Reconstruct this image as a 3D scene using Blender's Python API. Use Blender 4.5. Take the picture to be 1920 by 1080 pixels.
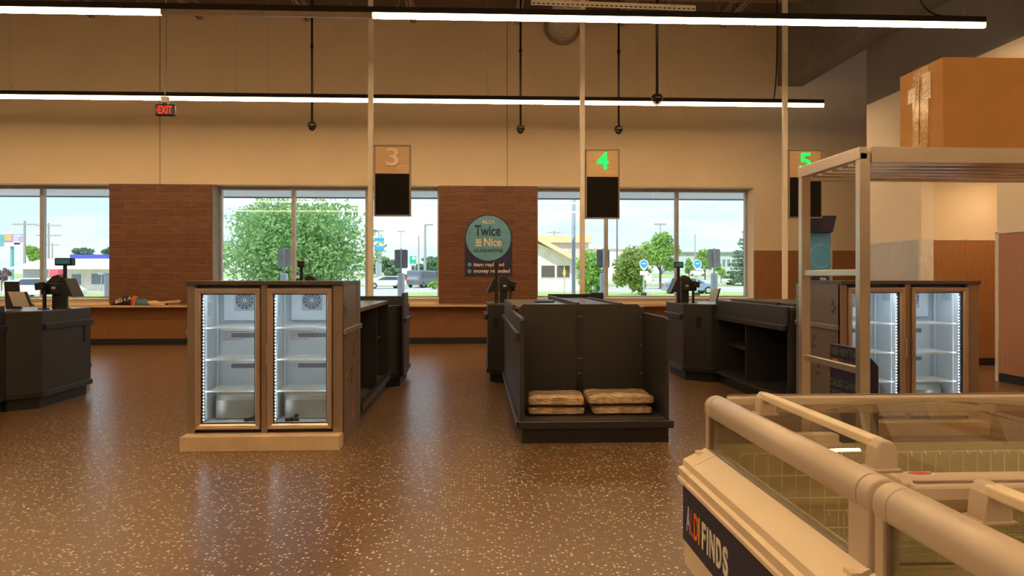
import bpy, bmesh, math, random
from mathutils import Vector, Matrix
random.seed(7)
S = bpy.context.scene
for o in list(bpy.data.objects): bpy.data.objects.remove(o)
COL = S.collection

# ------------------------------------------------------------------ camera
F = 1430.0; HZ = 520.0; EYE = 1.45; TH = math.atan(67/1430.0)
cs, sn = math.cos(TH), math.sin(TH)
cam = bpy.data.objects.new('camera', bpy.data.cameras.new('camera')); COL.objects.link(cam)
cam.location = (0, 0, EYE); cam.rotation_euler = (math.pi/2, 0, -TH)
cam.data.sensor_width = 36; cam.data.lens = F/1920*36; cam.data.shift_y = -(540-HZ)/1920
cam.data.clip_end = 2000; cam.data.clip_start = .05
S.camera = cam
def W(px, py, Y):
    """world X,Z of photo point (px,py) on the plane at distance Y"""
    t = (px-960)/F
    X = Y*(sn+t*cs)/(cs-t*sn)
    d = Y*cs+X*sn
    return X, EYE+(HZ-py)*d/F
def WX(px, Y): return W(px, 520, Y)[0]

# ------------------------------------------------------------------ world, sun, exposure
S.view_settings.view_transform = 'Standard'
S.view_settings.look = 'None'
S.view_settings.exposure = 0.0
S.view_settings.gamma = 1.0
S.view_settings.use_curve_mapping = False
LAMP = 118.0; LAMP_SIDE = 10.0
world = bpy.data.worlds.new('World'); S.world = world; world.use_nodes = True
wn = world.node_tree; wn.nodes.clear()
def N(nt, t, **kw):
    n = nt.nodes.new(t)
    for k, v in kw.items():
        if k.startswith('i_'): n.inputs[k[2:].replace('_', ' ')].default_value = v
        else: setattr(n, k, v)
    return n
def L(nt, a, b): nt.links.new(a, b)
tc = N(wn, 'ShaderNodeTexCoord'); mp = N(wn, 'ShaderNodeMapping'); mp.inputs['Scale'].default_value = (1.6, 1.6, 7.5)
L(wn, tc.outputs['Generated'], mp.inputs['Vector'])
nz = N(wn, 'ShaderNodeTexNoise', i_Scale=2.3, i_Detail=7.0, i_Roughness=.55); L(wn, mp.outputs['Vector'], nz.inputs['Vector'])
cr = N(wn, 'ShaderNodeValToRGB'); cr.color_ramp.elements[0].position = .42; cr.color_ramp.elements[1].position = .62
L(wn, nz.outputs['Fac'], cr.inputs['Fac'])
sx = N(wn, 'ShaderNodeSeparateXYZ'); L(wn, tc.outputs['Generated'], sx.inputs['Vector'])
gr = N(wn, 'ShaderNodeValToRGB'); L(wn, sx.outputs['Z'], gr.inputs['Fac'])
gr.color_ramp.elements[0].position = 0.0; gr.color_ramp.elements[0].color = (.60, .78, .86, 1)
gr.color_ramp.elements[1].position = .45; gr.color_ramp.elements[1].color = (.38, .62, .92, 1)
mx = N(wn, 'ShaderNodeMix', data_type='RGBA'); L(wn, cr.outputs['Color'], mx.inputs['Factor'])
L(wn, gr.outputs['Color'], mx.inputs[6]); mx.inputs[7].default_value = (.86, .92, .95, 1)
bg = N(wn, 'ShaderNodeBackground', i_Strength=1.5); L(wn, mx.outputs[2], bg.inputs['Color'])
wo = N(wn, 'ShaderNodeOutputWorld'); L(wn, bg.outputs[0], wo.inputs['Surface'])
sun = bpy.data.objects.new('sun', bpy.data.lights.new('sun', 'SUN')); COL.objects.link(sun)
sun.data.energy = 4.0; sun.data.angle = .02; sun.data.color = (1, .96, .88)
sun.rotation_euler = Vector((.35, .75, -1.1)).to_track_quat('-Z', 'Y').to_euler()
sun.location = (0, 10, 30)

# ------------------------------------------------------------------ materials
M = {}
def mat(name, col, rough=.5, metal=0, var=.12, nscale=6, bump=0, bscale=80, spec=.5, stretch=None, col2=None, emit=None, estr=0, coat=0, aniso=0):
    m = bpy.data.materials.new(name); m.use_nodes = True; nt = m.node_tree
    b = nt.nodes['Principled BSDF']
    tc = N(nt, 'ShaderNodeTexCoord'); mp = N(nt, 'ShaderNodeMapping'); L(nt, tc.outputs['Object'], mp.inputs['Vector'])
    if stretch: mp.inputs['Scale'].default_value = stretch
    nz = N(nt, 'ShaderNodeTexNoise', i_Scale=float(nscale), i_Detail=5.0); L(nt, mp.outputs['Vector'], nz.inputs['Vector'])
    r = N(nt, 'ShaderNodeValToRGB'); L(nt, nz.outputs['Fac'], r.inputs['Fac'])
    c2 = col2 or tuple(min(1, c*(1+var)) for c in col); c1 = col if col2 else tuple(c*(1-var) for c in col)
    r.color_ramp.elements[0].position = .3; r.color_ramp.elements[1].position = .7
    r.color_ramp.elements[0].color = (*c1, 1); r.color_ramp.elements[1].color = (*c2, 1)
    L(nt, r.outputs['Color'], b.inputs['Base Color'])
    b.inputs['Roughness'].default_value = rough; b.inputs['Metallic'].default_value = metal
    b.inputs['Specular IOR Level'].default_value = spec
    if coat: b.inputs['Coat Weight'].default_value = coat; b.inputs['Coat Roughness'].default_value = .12
    if bump:
        n2 = N(nt, 'ShaderNodeTexNoise', i_Scale=float(bscale), i_Detail=4.0); L(nt, mp.outputs['Vector'], n2.inputs['Vector'])
        bp = N(nt, 'ShaderNodeBump', i_Strength=bump, i_Distance=.02); L(nt, n2.outputs['Fac'], bp.inputs['Height'])
        L(nt, bp.outputs['Normal'], b.inputs['Normal'])
    if emit:
        b.inputs['Emission Color'].default_value = (*emit, 1); b.inputs['Emission Strength'].default_value = estr
    M[name] = m; return m
def glassmat(name, tint=(1, 1, 1), refl=1.0, rough=0.0, trans=None):
    m = bpy.data.materials.new(name); m.use_nodes = True; nt = m.node_tree; nt.nodes.clear()
    t = N(nt, 'ShaderNodeBsdfTransparent'); t.inputs['Color'].default_value = (*tint, 1)
    g = N(nt, 'ShaderNodeBsdfGlossy'); g.inputs['Roughness'].default_value = rough
    f = N(nt, 'ShaderNodeLayerWeight', i_Blend=.5)
    pw = N(nt, 'ShaderNodeMath', operation='POWER'); pw.inputs[1].default_value = 5; L(nt, f.outputs['Facing'], pw.inputs[0])
    mu = N(nt, 'ShaderNodeMath', operation='MULTIPLY_ADD'); mu.inputs[1].default_value = refl*.9; mu.inputs[2].default_value = .045*refl; L(nt, pw.outputs[0], mu.inputs[0])
    x = N(nt, 'ShaderNodeMixShader'); L(nt, mu.outputs[0], x.inputs[0]); L(nt, t.outputs[0], x.inputs[1]); L(nt, g.outputs[0], x.inputs[2])
    o = N(nt, 'ShaderNodeOutputMaterial'); L(nt, x.outputs[0], o.inputs['Surface'])
    M[name] = m; return m

mat('wall_paint', (.74, .585, .40), .75, var=.03, nscale=1.2, bump=.05, bscale=160)
mat('wall_grey', (.23, .21, .20), .8, var=.04, nscale=1.5)
mat('wall_light', (.80, .68, .53), .7, var=.03, nscale=1.2)
mat('deck', (.17, .13, .10), .8, var=.1)
mat('joist', (.34, .28, .22), .6, var=.1)
mat('veneer', (.34, .145, .05), .45, stretch=(14, 14, .9), nscale=3, var=.1)
mat('veneer_near', (.42, .20, .11), .5, stretch=(14, 14, .9), nscale=3, var=.08)
mat('grey_laminate', (.52, .47, .42), .4, stretch=(9, 9, .7), nscale=3, var=.07)
mat('base_black', (.012, .012, .013), .5)
mat('trim_white', (.7, .66, .6), .4)
mat('sill_white', (.90, .90, .90), .5, var=.02)
mat('laminate', (.029, .028, .029), .42, nscale=90, var=.25, bump=.03, bscale=200)
mat('laminate_edge', (.022, .020, .020), .32, nscale=60, var=.2)
mat('laminate_inner', (.031, .024, .020), .6, nscale=40, var=.2)
mat('worktop', (.10, .085, .075), .28, nscale=70, var=.25)
mat('ledge_top', (.40, .30, .20), .22, stretch=(1, 10, 10), nscale=3, var=.12)
mat('ledge_edge', (.62, .38, .18), .4, stretch=(1, 10, 10), nscale=3)
mat('black_plastic', (.012, .012, .013), .35)
mat('black_gloss', (.012, .011, .011), .5)
mat('housing', (.02, .017, .015), .5)
mat('post', (.86, .76, .62), .45, var=.05)
mat('sign_frame', (.30, .23, .17), .4)
mat('maple', (.72, .46, .24), .5, stretch=(1.2, 6, 14), nscale=3, var=.1)
mat('sign_black', (.008, .007, .007), .7, spec=.15)
mat('num_off', (.90, .70, .50), .5)
mat('num_green', (.0, .6, .1), .5, emit=(.0, 1.0, .16), estr=1.0)
mat('exit_red', (.3, .0, .0), .5, emit=(1.0, .035, .03), estr=.9)
mat('aluminium', (.62, .58, .52), .30, metal=1, stretch=(3, 3, 40), nscale=4, var=.08)
mat('alu_rack', (.78, .68, .57), .30, metal=.9, nscale=3, var=.04, bump=.03, bscale=30)
mat('window_frame', (.42, .40, .37), .4, metal=.3)
mat('bronze', (.62, .48, .35), .38, metal=.85, nscale=4, var=.02)
mat('bronze_dark', (.36, .27, .20), .3, metal=.6, nscale=4, var=.03)
mat('cooler_top', (.07, .055, .05), .35)
mat('cooler_side', (.16, .12, .10), .36, nscale=18, var=.06)
mat('gasket', (.02, .018, .018), .5)
mat('plinth', (.62, .44, .27), .5, nscale=4)
mat('liner', (.64, .70, .74), .45, var=.03)
mat('shelf_white', (.85, .9, .92), .3)
mat('hump', (.40, .39, .35), .25, metal=.4, nscale=3)
mat('vent_black', (.02, .025, .03), .6)
mat('grille_grey', (.45, .5, .53), .5)
mat('led', (1, 1, 1), .5, emit=(.82, .91, 1.0), estr=45)
mat('led_added', (1, 1, 1), .5, emit=(.80, .90, 1.0), estr=20)  # glow of the added lamp at the top of each cooler bay
mat('red_print', (.55, .22, .22), .6)
mat('orange_sticker', (.62, .16, .05), .5)
mat('amber_sticker', (.5, .25, .06), .5)
mat('dark_sticker', (.07, .06, .055), .5)
mat('perf_steel', (.42, .42, .42), .35, metal=.5)
mat('steel_rail', (.42, .38, .35), .3, metal=.7)
mat('freezer', (.57, .45, .34), .36, nscale=3, var=.03, coat=.15)
mat('freezer_dark', (.25, .18, .13), .4)
mat('freezer_ledge', (.84, .68, .48), .42, nscale=4, var=.03)
mat('freezer_liner', (.60, .52, .33), .5, nscale=5, var=.08, bump=.1, bscale=120)
mat('wire', (.82, .76, .62), .35)
mat('navy', (.016, .014, .045), .5)
mat('white_print', (.80, .74, .66), .5)
mat('pale_blue_print', (.40, .62, .80), .5)
mat('red_paint', (.60, .04, .03), .5)
mat('orange_paint', (.80, .20, .02), .5)
mat('yellow_paint', (.85, .45, .04), .5)
mat('cardboard', (.50, .235, .06), .7, nscale=7, var=.06, bump=.08, bscale=60)
mat('tape', (.62, .36, .14), .10, bump=.9, bscale=38, nscale=14, var=.3, coat=1)
mat('tape_glare', (.85, .66, .46), .12, bump=1.0, bscale=45, coat=1)  # pale tone stands for reflections on the clear tape
mat('kraft_wrap', (.62, .42, .23), .18, nscale=14, var=.35, bump=1.0, bscale=26, stretch=(1, 3, 3), coat=.7)
mat('teal', (.12, .33, .47), .5)
mat('dark_navy', (.017, .016, .060), .5)
mat('ink', (.010, .035, .055), .5)
mat('cream_print', (.80, .60, .42), .5)
mat('poster_blue', (.08, .33, .66), .4, nscale=3)
mat('screen_pale', (.62, .72, .76), .35)
mat('screen_beige', (.45, .40, .34), .45)
mat('display_teal', (.03, .09, .10), .2, emit=(.05, .4, .4), estr=.15)
mat('duct', (.78, .72, .66), .4)
mat('cloth_black', (.02, .018, .022), .8)
mat('cloth_blue', (.07, .14, .20), .8, var=.2)
mat('cloth_wood', (.62, .42, .25), .7)
mat('brick_grey', (.28, .25, .23), .7, nscale=9)
mat('concrete', (.72, .71, .68), .85, nscale=2)
mat('asphalt', (.50, .49, .47), .9, nscale=.6, var=.08)
mat('grass', (.30, .43, .11), .95, nscale=.8, col2=(.42, .52, .18))
mat('canopy', (.86, .87, .87), .7, var=.02)
mat('canopy_edge', (.16, .19, .24), .6)
mat('bollard', (.55, .66, .74), .6)
mat('galv', (.42, .47, .50), .5, metal=.2)
mat('sign_back', (.36, .40, .43), .5)
mat('sign_back_dark', (.17, .22, .26), .5)
mat('stucco', (.78, .74, .62), .9, nscale=1)
mat('stucco_pink', (.72, .62, .52), .9, nscale=1)
mat('stucco_grey', (.52, .55, .58), .9, nscale=1)
mat('roof_tan', (.80, .62, .36), .8)
mat('dark_window', (.13, .10, .085), .3)
mat('window_grey', (.20, .24, .27), .3)
mat('blue_band', (.06, .09, .50), .5)
mat('sky_blue_paint', (.05, .35, .75), .5)
mat('green_sign', (.02, .50, .34), .5)
mat('billboard_orange', (.95, .42, .15), .6)
mat('billboard_violet', (.45, .38, .60), .6)
mat('teal_metal', (.15, .42, .38), .6)
mat('wood_pole', (.42, .38, .34), .9)
mat('lamp_grey', (.35, .40, .42), .5)
mat('bark', (.14, .10, .07), .9)
mat('car_blue', (.22, .33, .46), .25, coat=.5)
mat('car_white', (.80, .80, .80), .25, coat=.5)
mat('car_dark', (.12, .16, .21), .3, coat=.4)
mat('car_red', (.55, .06, .06), .3)
mat('car_glass', (.07, .11, .14), .1)
mat('tyre', (.03, .03, .03), .8)
mat('white_panel', (.85, .85, .85), .6)
mat('pink_awning', (.85, .12, .18), .6)
mat('yellow_sign', (.75, .62, .12), .6)
glassmat('glass_window', (.97, .99, .99), .8)
glassmat('glass_door', (.94, .97, .97), .55)
glassmat('glass_lid', (.90, .90, .84), 1.0, .01)
glassmat('glass_dark', (.25, .22, .2), 1.0)
def leafmat(name, c1, c2):
    m = bpy.data.materials.new(name); m.use_nodes = True; nt = m.node_tree; b = nt.nodes['Principled BSDF']
    tc = N(nt, 'ShaderNodeTexCoord'); nz = N(nt, 'ShaderNodeTexNoise', i_Scale=1.3, i_Detail=6.0); L(nt, tc.outputs['Object'], nz.inputs['Vector'])
    r = N(nt, 'ShaderNodeValToRGB'); L(nt, nz.outputs['Fac'], r.inputs['Fac'])
    r.color_ramp.elements[0].position = .35; r.color_ramp.elements[1].position = .65
    r.color_ramp.elements[0].color = (*c1, 1); r.color_ramp.elements[1].color = (*c2, 1)
    L(nt, r.outputs['Color'], b.inputs['Base Color']); b.inputs['Roughness'].default_value = .7
    tr = N(nt, 'ShaderNodeBsdfTranslucent'); L(nt, r.outputs['Color'], tr.inputs['Color'])
    x = N(nt, 'ShaderNodeMixShader'); x.inputs[0].default_value = .45
    o = nt.nodes['Material Output']; L(nt, b.outputs[0], x.inputs[1]); L(nt, tr.outputs[0], x.inputs[2]); L(nt, x.outputs[0], o.inputs['Surface'])
    M[name] = m
leafmat('leaf_big', (.17, .38, .13), (.44, .62, .26))
leafmat('leaf_bright', (.25, .47, .08), (.46, .66, .20))
leafmat('leaf_bush', (.22, .34, .07), (.42, .52, .18))
leafmat('leaf_dark', (.13, .24, .15), (.26, .40, .24))
leafmat('leaf_plum', (.25, .16, .18), (.45, .32, .34))
# wall tiles printed as wood, floor with flecks
def tile_mat():
    m = bpy.data.materials.new('wood_tile'); m.use_nodes = True; nt = m.node_tree; b = nt.nodes['Principled BSDF']
    tc = N(nt, 'ShaderNodeTexCoord'); sp = N(nt, 'ShaderNodeSeparateXYZ'); L(nt, tc.outputs['Object'], sp.inputs[0])
    cb = N(nt, 'ShaderNodeCombineXYZ'); L(nt, sp.outputs['X'], cb.inputs['X']); L(nt, sp.outputs['Z'], cb.inputs['Y'])
    br = N(nt, 'ShaderNodeTexBrick', i_Scale=1.0); br.inputs['Brick Width'].default_value = .70; br.inputs['Row Height'].default_value = .172
    br.inputs['Mortar Size'].default_value = .004; br.offset = .5
    br.inputs['Color1'].default_value = (.125, .043, .016, 1); br.inputs['Color2'].default_value = (.165, .060, .022, 1)
    br.inputs['Mortar'].default_value = (.20, .11, .06, 1)
    L(nt, cb.outputs[0], br.inputs['Vector'])
    mp = N(nt, 'ShaderNodeMapping'); mp.inputs['Scale'].default_value = (2, 2, 26); L(nt, tc.outputs['Object'], mp.inputs[0])
    nz = N(nt, 'ShaderNodeTexNoise', i_Scale=1.6, i_Detail=6.0); L(nt, mp.outputs[0], nz.inputs[0])
    rr = N(nt, 'ShaderNodeMapRange'); rr.inputs[1].default_value = .3; rr.inputs[2].default_value = .7; rr.inputs[3].default_value = .65; rr.inputs[4].default_value = 1.35
    L(nt, nz.outputs[0], rr.inputs[0])
    mm = N(nt, 'ShaderNodeVectorMath', operation='SCALE'); L(nt, br.outputs['Color'], mm.inputs[0]); L(nt, rr.outputs[0], mm.inputs['Scale'])
    L(nt, mm.outputs[0], b.inputs['Base Color']); b.inputs['Roughness'].default_value = .5
    M['wood_tile'] = m
tile_mat()
def floor_mat():
    m = bpy.data.materials.new('fleck_floor'); m.use_nodes = True; nt = m.node_tree; b = nt.nodes['Principled BSDF']
    tc = N(nt, 'ShaderNodeTexCoord')
    nzd = N(nt, 'ShaderNodeTexNoise', i_Scale=160.0, i_Detail=2.0); L(nt, tc.outputs['Object'], nzd.inputs[0])
    ad = N(nt, 'ShaderNodeVectorMath', operation='MULTIPLY_ADD'); L(nt, nzd.outputs['Color'], ad.inputs[0]); ad.inputs[1].default_value = (.012, .012, .012); L(nt, tc.outputs['Object'], ad.inputs[2])
    v = N(nt, 'ShaderNodeTexVoronoi', i_Scale=46.0); L(nt, ad.outputs[0], v.inputs['Vector'])
    sp = N(nt, 'ShaderNodeSeparateColor'); L(nt, v.outputs['Color'], sp.inputs[0])
    th = N(nt, 'ShaderNodeMapRange'); th.inputs[1].default_value = .35; th.inputs[2].default_value = 1; th.inputs[3].default_value = .0; th.inputs[4].default_value = .43
    L(nt, sp.outputs[0], th.inputs[0])
    lt = N(nt, 'ShaderNodeMath', operation='LESS_THAN'); L(nt, v.outputs['Distance'], lt.inputs[0]); L(nt, th.outputs[0], lt.inputs[1])
    nz = N(nt, 'ShaderNodeTexNoise', i_Scale=25.0, i_Detail=6.0); L(nt, tc.outputs['Object'], nz.inputs[0])
    base = N(nt, 'ShaderNodeValToRGB'); L(nt, nz.outputs['Fac'], base.inputs[0])
    base.color_ramp.elements[0].position = .35; base.color_ramp.elements[1].position = .65
    base.color_ramp.elements[0].color = (.118, .056, .020, 1); base.color_ramp.elements[1].color = (.175, .083, .030, 1)
    mx = N(nt, 'ShaderNodeMix', data_type='RGBA'); L(nt, lt.outputs[0], mx.inputs[0]); L(nt, base.outputs[0], mx.inputs[6])
    mx.inputs[7].default_value = (.78, .66, .50, 1)
    L(nt, mx.outputs[2], b.inputs['Base Color'])
    nr = N(nt, 'ShaderNodeTexNoise', i_Scale=1.4, i_Detail=5.0); L(nt, tc.outputs['Object'], nr.inputs[0])
    mr = N(nt, 'ShaderNodeMapRange'); mr.inputs[3].default_value = .28; mr.inputs[4].default_value = .31; L(nt, nr.outputs[0], mr.inputs[0])
    L(nt, mr.outputs[0], b.inputs['Roughness']); b.inputs['Specular IOR Level'].default_value = .5; b.inputs['IOR'].default_value = 1.58
    M['fleck_floor'] = m
floor_mat()
def lampmat(name, col, s):
    m = bpy.data.materials.new(name); m.use_nodes = True; nt = m.node_tree; nt.nodes.clear()
    tc = N(nt, 'ShaderNodeTexCoord'); nz = N(nt, 'ShaderNodeTexNoise', i_Scale=3.0); L(nt, tc.outputs['Object'], nz.inputs[0])
    mr = N(nt, 'ShaderNodeMapRange'); mr.inputs[3].default_value = s*.97; mr.inputs[4].default_value = s*1.03; L(nt, nz.outputs[0], mr.inputs[0])
    e = N(nt, 'ShaderNodeEmission'); e.inputs['Color'].default_value = (*col, 1); L(nt, mr.outputs[0], e.inputs['Strength'])
    o = N(nt, 'ShaderNodeOutputMaterial'); L(nt, e.outputs[0], o.inputs['Surface']); M[name] = m
lampmat('tube_lit', (1.0, .68, .355), LAMP_SIDE)
lampmat('tube_bottom', (1.0, .68, .355), LAMP)
lampmat('downlight', (1.0, .72, .42), 320)
mat('tube_off', (.62, .50, .36), .4)

# ------------------------------------------------------------------ helpers
def origin_of(o):
    v = Vector((0, 0, 0))
    while o is not None: v += o.location; o = o.parent
    return v
class MB:
    def __init__(s): s.v = []; s.f = []
    def add(s, vs, fs):
        n = len(s.v); s.v += [tuple(p) for p in vs]; s.f += [tuple(i+n for i in f) for f in fs]; return s
    def box(s, x0, x1, y0, y1, z0, z1):
        return s.add([(x0,y0,z0),(x1,y0,z0),(x1,y1,z0),(x0,y1,z0),(x0,y0,z1),(x1,y0,z1),(x1,y1,z1),(x0,y1,z1)],
                     [(0,3,2,1),(4,5,6,7),(0,1,5,4),(1,2,6,5),(2,3,7,6),(3,0,4,7)])
    def prism(s, pts, ax, a0, a1, pts2=None):
        def P(p, a):
            return {'z': (p[0], p[1], a), 'y': (p[0], a, p[1]), 'x': (a, p[0], p[1])}[ax]
        n = len(pts); q = pts2 or pts
        return s.add([P(p, a0) for p in pts]+[P(p, a1) for p in q],
                     [tuple(range(n)), tuple(range(2*n-1, n-1, -1))]+[(i, (i+1) % n, n+(i+1) % n, n+i) for i in range(n)])
    def tube(s, p, q, r, n=8, r2=None):
        p, q = Vector(p), Vector(q); d = (q-p).normalized()
        a = d.orthogonal().normalized(); b = d.cross(a); r2 = r if r2 is None else r2
        vs = [p+(a*math.cos(2*math.pi*i/n)+b*math.sin(2*math.pi*i/n))*r for i in range(n)]
        vs += [q+(a*math.cos(2*math.pi*i/n)+b*math.sin(2*math.pi*i/n))*r2 for i in range(n)]
        return s.add(vs, [tuple(range(n))[::-1], tuple(range(n, 2*n))]+[(i, (i+1) % n, n+(i+1) % n, n+i) for i in range(n)])
    def path(s, pts, r, n=6):
        for a, b in zip(pts, pts[1:]): s.tube(a, b, r, n)
        return s
    def lathe(s, prof, c, n=24, ax='z'):
        vs = []; fs = []
        for r, z in prof:
            for i in range(n):
                a = 2*math.pi*i/n; x, y = r*math.cos(a), r*math.sin(a)
                vs.append((c[0]+x, c[1]+y, c[2]+z) if ax == 'z' else (c[0]+x, c[1]+z, c[2]+y))
        m = len(prof)
        for k in range(m-1):
            for i in range(n): fs.append((k*n+i, k*n+(i+1) % n, (k+1)*n+(i+1) % n, (k+1)*n+i))
        fs.append(tuple(range(n))[::-1]); fs.append(tuple((m-1)*n+i for i in range(n)))
        return s.add(vs, fs)
    def quad(s, a, b, c, d): return s.add([a, b, c, d], [(0, 1, 2, 3)])
    def xf(s, mtx):
        s.v = [tuple(mtx @ Vector(p)) for p in s.v]; return s
    def build(s, name, m, parent=None, bevel=0, smooth=False, seg=2, recalc=True):
        if parent is None:
            xs = [p[0] for p in s.v]; ys = [p[1] for p in s.v]; zs = [p[2] for p in s.v]
            og = Vector(((min(xs)+max(xs))/2, (min(ys)+max(ys))/2, min(zs)))
        else: og = origin_of(parent)
        me = bpy.data.meshes.new(name)
        me.from_pydata([(p[0]-og.x, p[1]-og.y, p[2]-og.z) for p in s.v], [], s.f)
        if recalc:
            bm = bmesh.new(); bm.from_mesh(me); bmesh.ops.recalc_face_normals(bm, faces=bm.faces); bm.to_mesh(me); bm.free()
        if smooth:
            for p in me.polygons: p.use_smooth = len(p.vertices) <= 4
        me.materials.append(M[m] if isinstance(m, str) else m)
        o = bpy.data.objects.new(name, me); COL.objects.link(o)
        if parent is None: o.location = og
        else: o.parent = parent
        if bevel:
            b = o.modifiers.new('bevel', 'BEVEL'); b.width = bevel; b.segments = seg; b.limit_method = 'ANGLE'
        return o
def box(*a): return MB().box(*a)
def tag(o, label, cat, group=None, kind=None):
    o['label'] = label; o['category'] = cat
    if group: o['group'] = group
    if kind: o['kind'] = kind
    return o
def thing(name, label, cat, loc=(0, 0, 0), group=None):
    o = bpy.data.objects.new(name, None); COL.objects.link(o); o.location = loc; o.empty_display_size = .1
    return tag(o, label, cat, group)
def lab(o, label): o['label'] = label; return o
def struct(name, mb, m, parent=None, **k):
    o = mb.build(name, m, parent, **k)
    if parent is None: o['kind'] = 'structure'
    return o
def children(r): return [c for c in bpy.data.objects if c.parent == r]
def copy_tree(o, parent=None):
    ch = children(o); c = o.copy(); COL.objects.link(c)
    if parent is not None: c.parent = parent
    for k in ch: copy_tree(k, c)
    return c
def text(s, name, m, parent, org, right, up, w, h, depth=.003, bold=.02, sx=None):
    """lettering whose bounding box is w x h with its lower left corner at org"""
    cu = bpy.data.curves.new(name, 'FONT'); cu.body = s; cu.size = 1; cu.offset = bold; cu.extrude = .001
    t = bpy.data.objects.new('tmp', cu); COL.objects.link(t)
    bpy.context.view_layer.update()
    me = bpy.data.meshes.new_from_object(t.evaluated_get(bpy.context.evaluated_depsgraph_get()))
    bpy.data.objects.remove(t)
    xs = [v.co.x for v in me.vertices]; ys = [v.co.y for v in me.vertices]; zs = [v.co.z for v in me.vertices]
    x0, x1, y0, y1, z0, z1 = min(xs), max(xs), min(ys), max(ys), min(zs), max(zs)
    R, U = Vector(right).normalized(), Vector(up).normalized(); Nn = R.cross(U)
    base = Vector(org)-(origin_of(parent) if parent else Vector((0, 0, 0)))
    for v in me.vertices:
        c = v.co.copy()
        v.co = base+R*((c.x-x0)/(x1-x0)*w)+U*((c.y-y0)/(y1-y0)*h)+Nn*((c.z-z0)/max(z1-z0, 1e-6)*depth)
    me.materials.clear(); me.materials.append(M[m]); me.name = name
    o = bpy.data.objects.new(name, me); COL.objects.link(o); o.parent = parent
    return o

# ================================================================== SETTING
YW = 16.8; XR = 7.30; ZC = 7.35; ZS = .98; ZT = 3.46
XL = -14.5; XE = 10.6; YB = -8.0; YG = 17.25
w1r = WX(206, YW); w2l = WX(398, YW); w2r = WX(823, YW); w3l = WX(1007, YW); w3r = WX(1413, YW); w1l = -13.2
floor = struct('floor', box(XL-.2, XE+.2, YB-.2, YW+.55, -.2, 0), 'fleck_floor')
wf = MB()
wf.box(XL, XE, YW, YW+.55, 0, ZS); wf.box(XL, XE, YW, YW+.55, ZT, ZC)
for a, b in ((XL, w1l), (w1r, w2l), (w2r, w3l), (w3r, XE)): wf.box(a, b, YW, YW+.55, ZS, ZT)
wall_front = struct('wall_front', wf, 'wall_paint')
for a, b in ((w1r, w2l), (w2r, w3l)):
    struct('tile_cladding', box(a, b, YW-.03, YW, .88, ZT), 'wood_tile', wall_front)
struct('brick_reveal', box(w2l, w2l+.02, YW, YG-.05, ZS, ZT), 'brick_grey', wall_front)
for px in (300, 951):
    x = WX(px, YW); struct('joint', box(x-.010, x+.010, YW-.004, YW, ZT, ZC), 'sign_frame', wall_front)
x = WX(1455, YW)
struct('panelling', box(w3r, XE, YW-.02, YW, .12, 2.05), 'veneer', wall_front)
struct('panelling', box(XL, w3r, YW-.02, YW, .12, .86), 'veneer', wall_front)
struct('baseboard_front', box(XL, XE, YW-.04, YW-.02, 0, .13), 'base_black')
struct('wall_left', box(XL-.2, XL, YB, YW, 0, ZC), 'wall_grey')
struct('wall_back', box(XL-.2, XE+.2, YB-.2, YB, 0, ZC), 'wall_grey')
struct('wall_alcove', box(XE, XE+.2, 11, YW+.55, 0, ZC), 'wall_paint')
# right wall: near part, recess and far part
yA = 10.37; yB_ = 12.2; yC = 13.95; zG = 4.67; zL = 3.15
t_ = (1625-960)/F
mb = MB(); mb.box(XR, XR+.2, YB, yA, 0, zG); mb.box(XR, XR+.2, yA, yB_, zL, zG); mb.box(XR, XR+.2, yB_, yC, 0, zG)
wall_right = struct('wall_right', mb, 'wall_light')
struct('wall_recess', MB().box(XR+.2, XE, yB_, yB_+.2, 0, zG).box(XE-.6, XE-.4, yA-.4, yB_, 0, zL).box(XR+.2, XE-.6, yA-.4, yA-.2, 0, zL), 'wall_paint')
struct('ceiling_recess', box(XR+.2, XE-.4, yA-.2, yB_, zL, zL+.15), 'wall_paint')
struct('wall_right_upper', box(XR, XR+.2, YB, yC, zG, ZC), 'wall_grey')
struct('trim_1', box(XR-.012, XR, YB, yA, .12, 2.06), 'veneer_near')
struct('trim_2', box(XR-.012, XR, yB_, yC, .12, 2.06), 'grey_laminate')
struct('trim_3', box(XR+.2, XE-.6, yB_-.012, yB_, .12, 2.06), 'veneer')
struct('trim_4', MB().box(XR-.02, XR+.2, yA, yA+.015, 0, 2.08).box(XR-.02, XR, yA-.05, yA, 0, 2.08).box(XR-.02, XR, YB, yA, 2.06, 2.085), 'trim_white')
struct('trim_5', MB().box(XR-.02, XR, yB_, yB_+.05, 0, 2.08).box(XR-.02, XR+.2, yB_-.015, yB_, 0, 2.08).box(XR-.02, XR, yB_, yC, 2.06, 2.085).box(XR-.016, XR, 12.95, 12.965, .12, 2.06).box(XR+.2, XE-.6, yB_-.02, yB_, 2.06, 2.085), 'trim_white')
struct('baseboard_right', MB().box(XR-.02, XR, YB, yA-.06, 0, .12).box(XR-.02, XR, yB_+.06, yC, 0, .12), 'base_black')
struct('baseboard_recess', box(XR+.2, XE-.6, yB_-.03, yB_-.012, 0, .12), 'base_black')
struct('trim_6', box(6.74, XR, YB, YW, 5.73, ZC), 'wall_grey')          # bulkhead under the roof
# recess downlight
dl = thing('ceiling_light', 'round warm downlight in the ceiling of the recess at the right wall', 'light', (8.3, 11.3, zL-.03))
MB().lathe([(.10, 0), (.12, .03)], (8.3, 11.3, zL-.03)).build('trim_ring', 'trim_white', dl)
MB().lathe([(.08, 0), (.08, .01)], (8.3, 11.3, zL-.045)).build('lens', 'downlight', dl)
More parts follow.
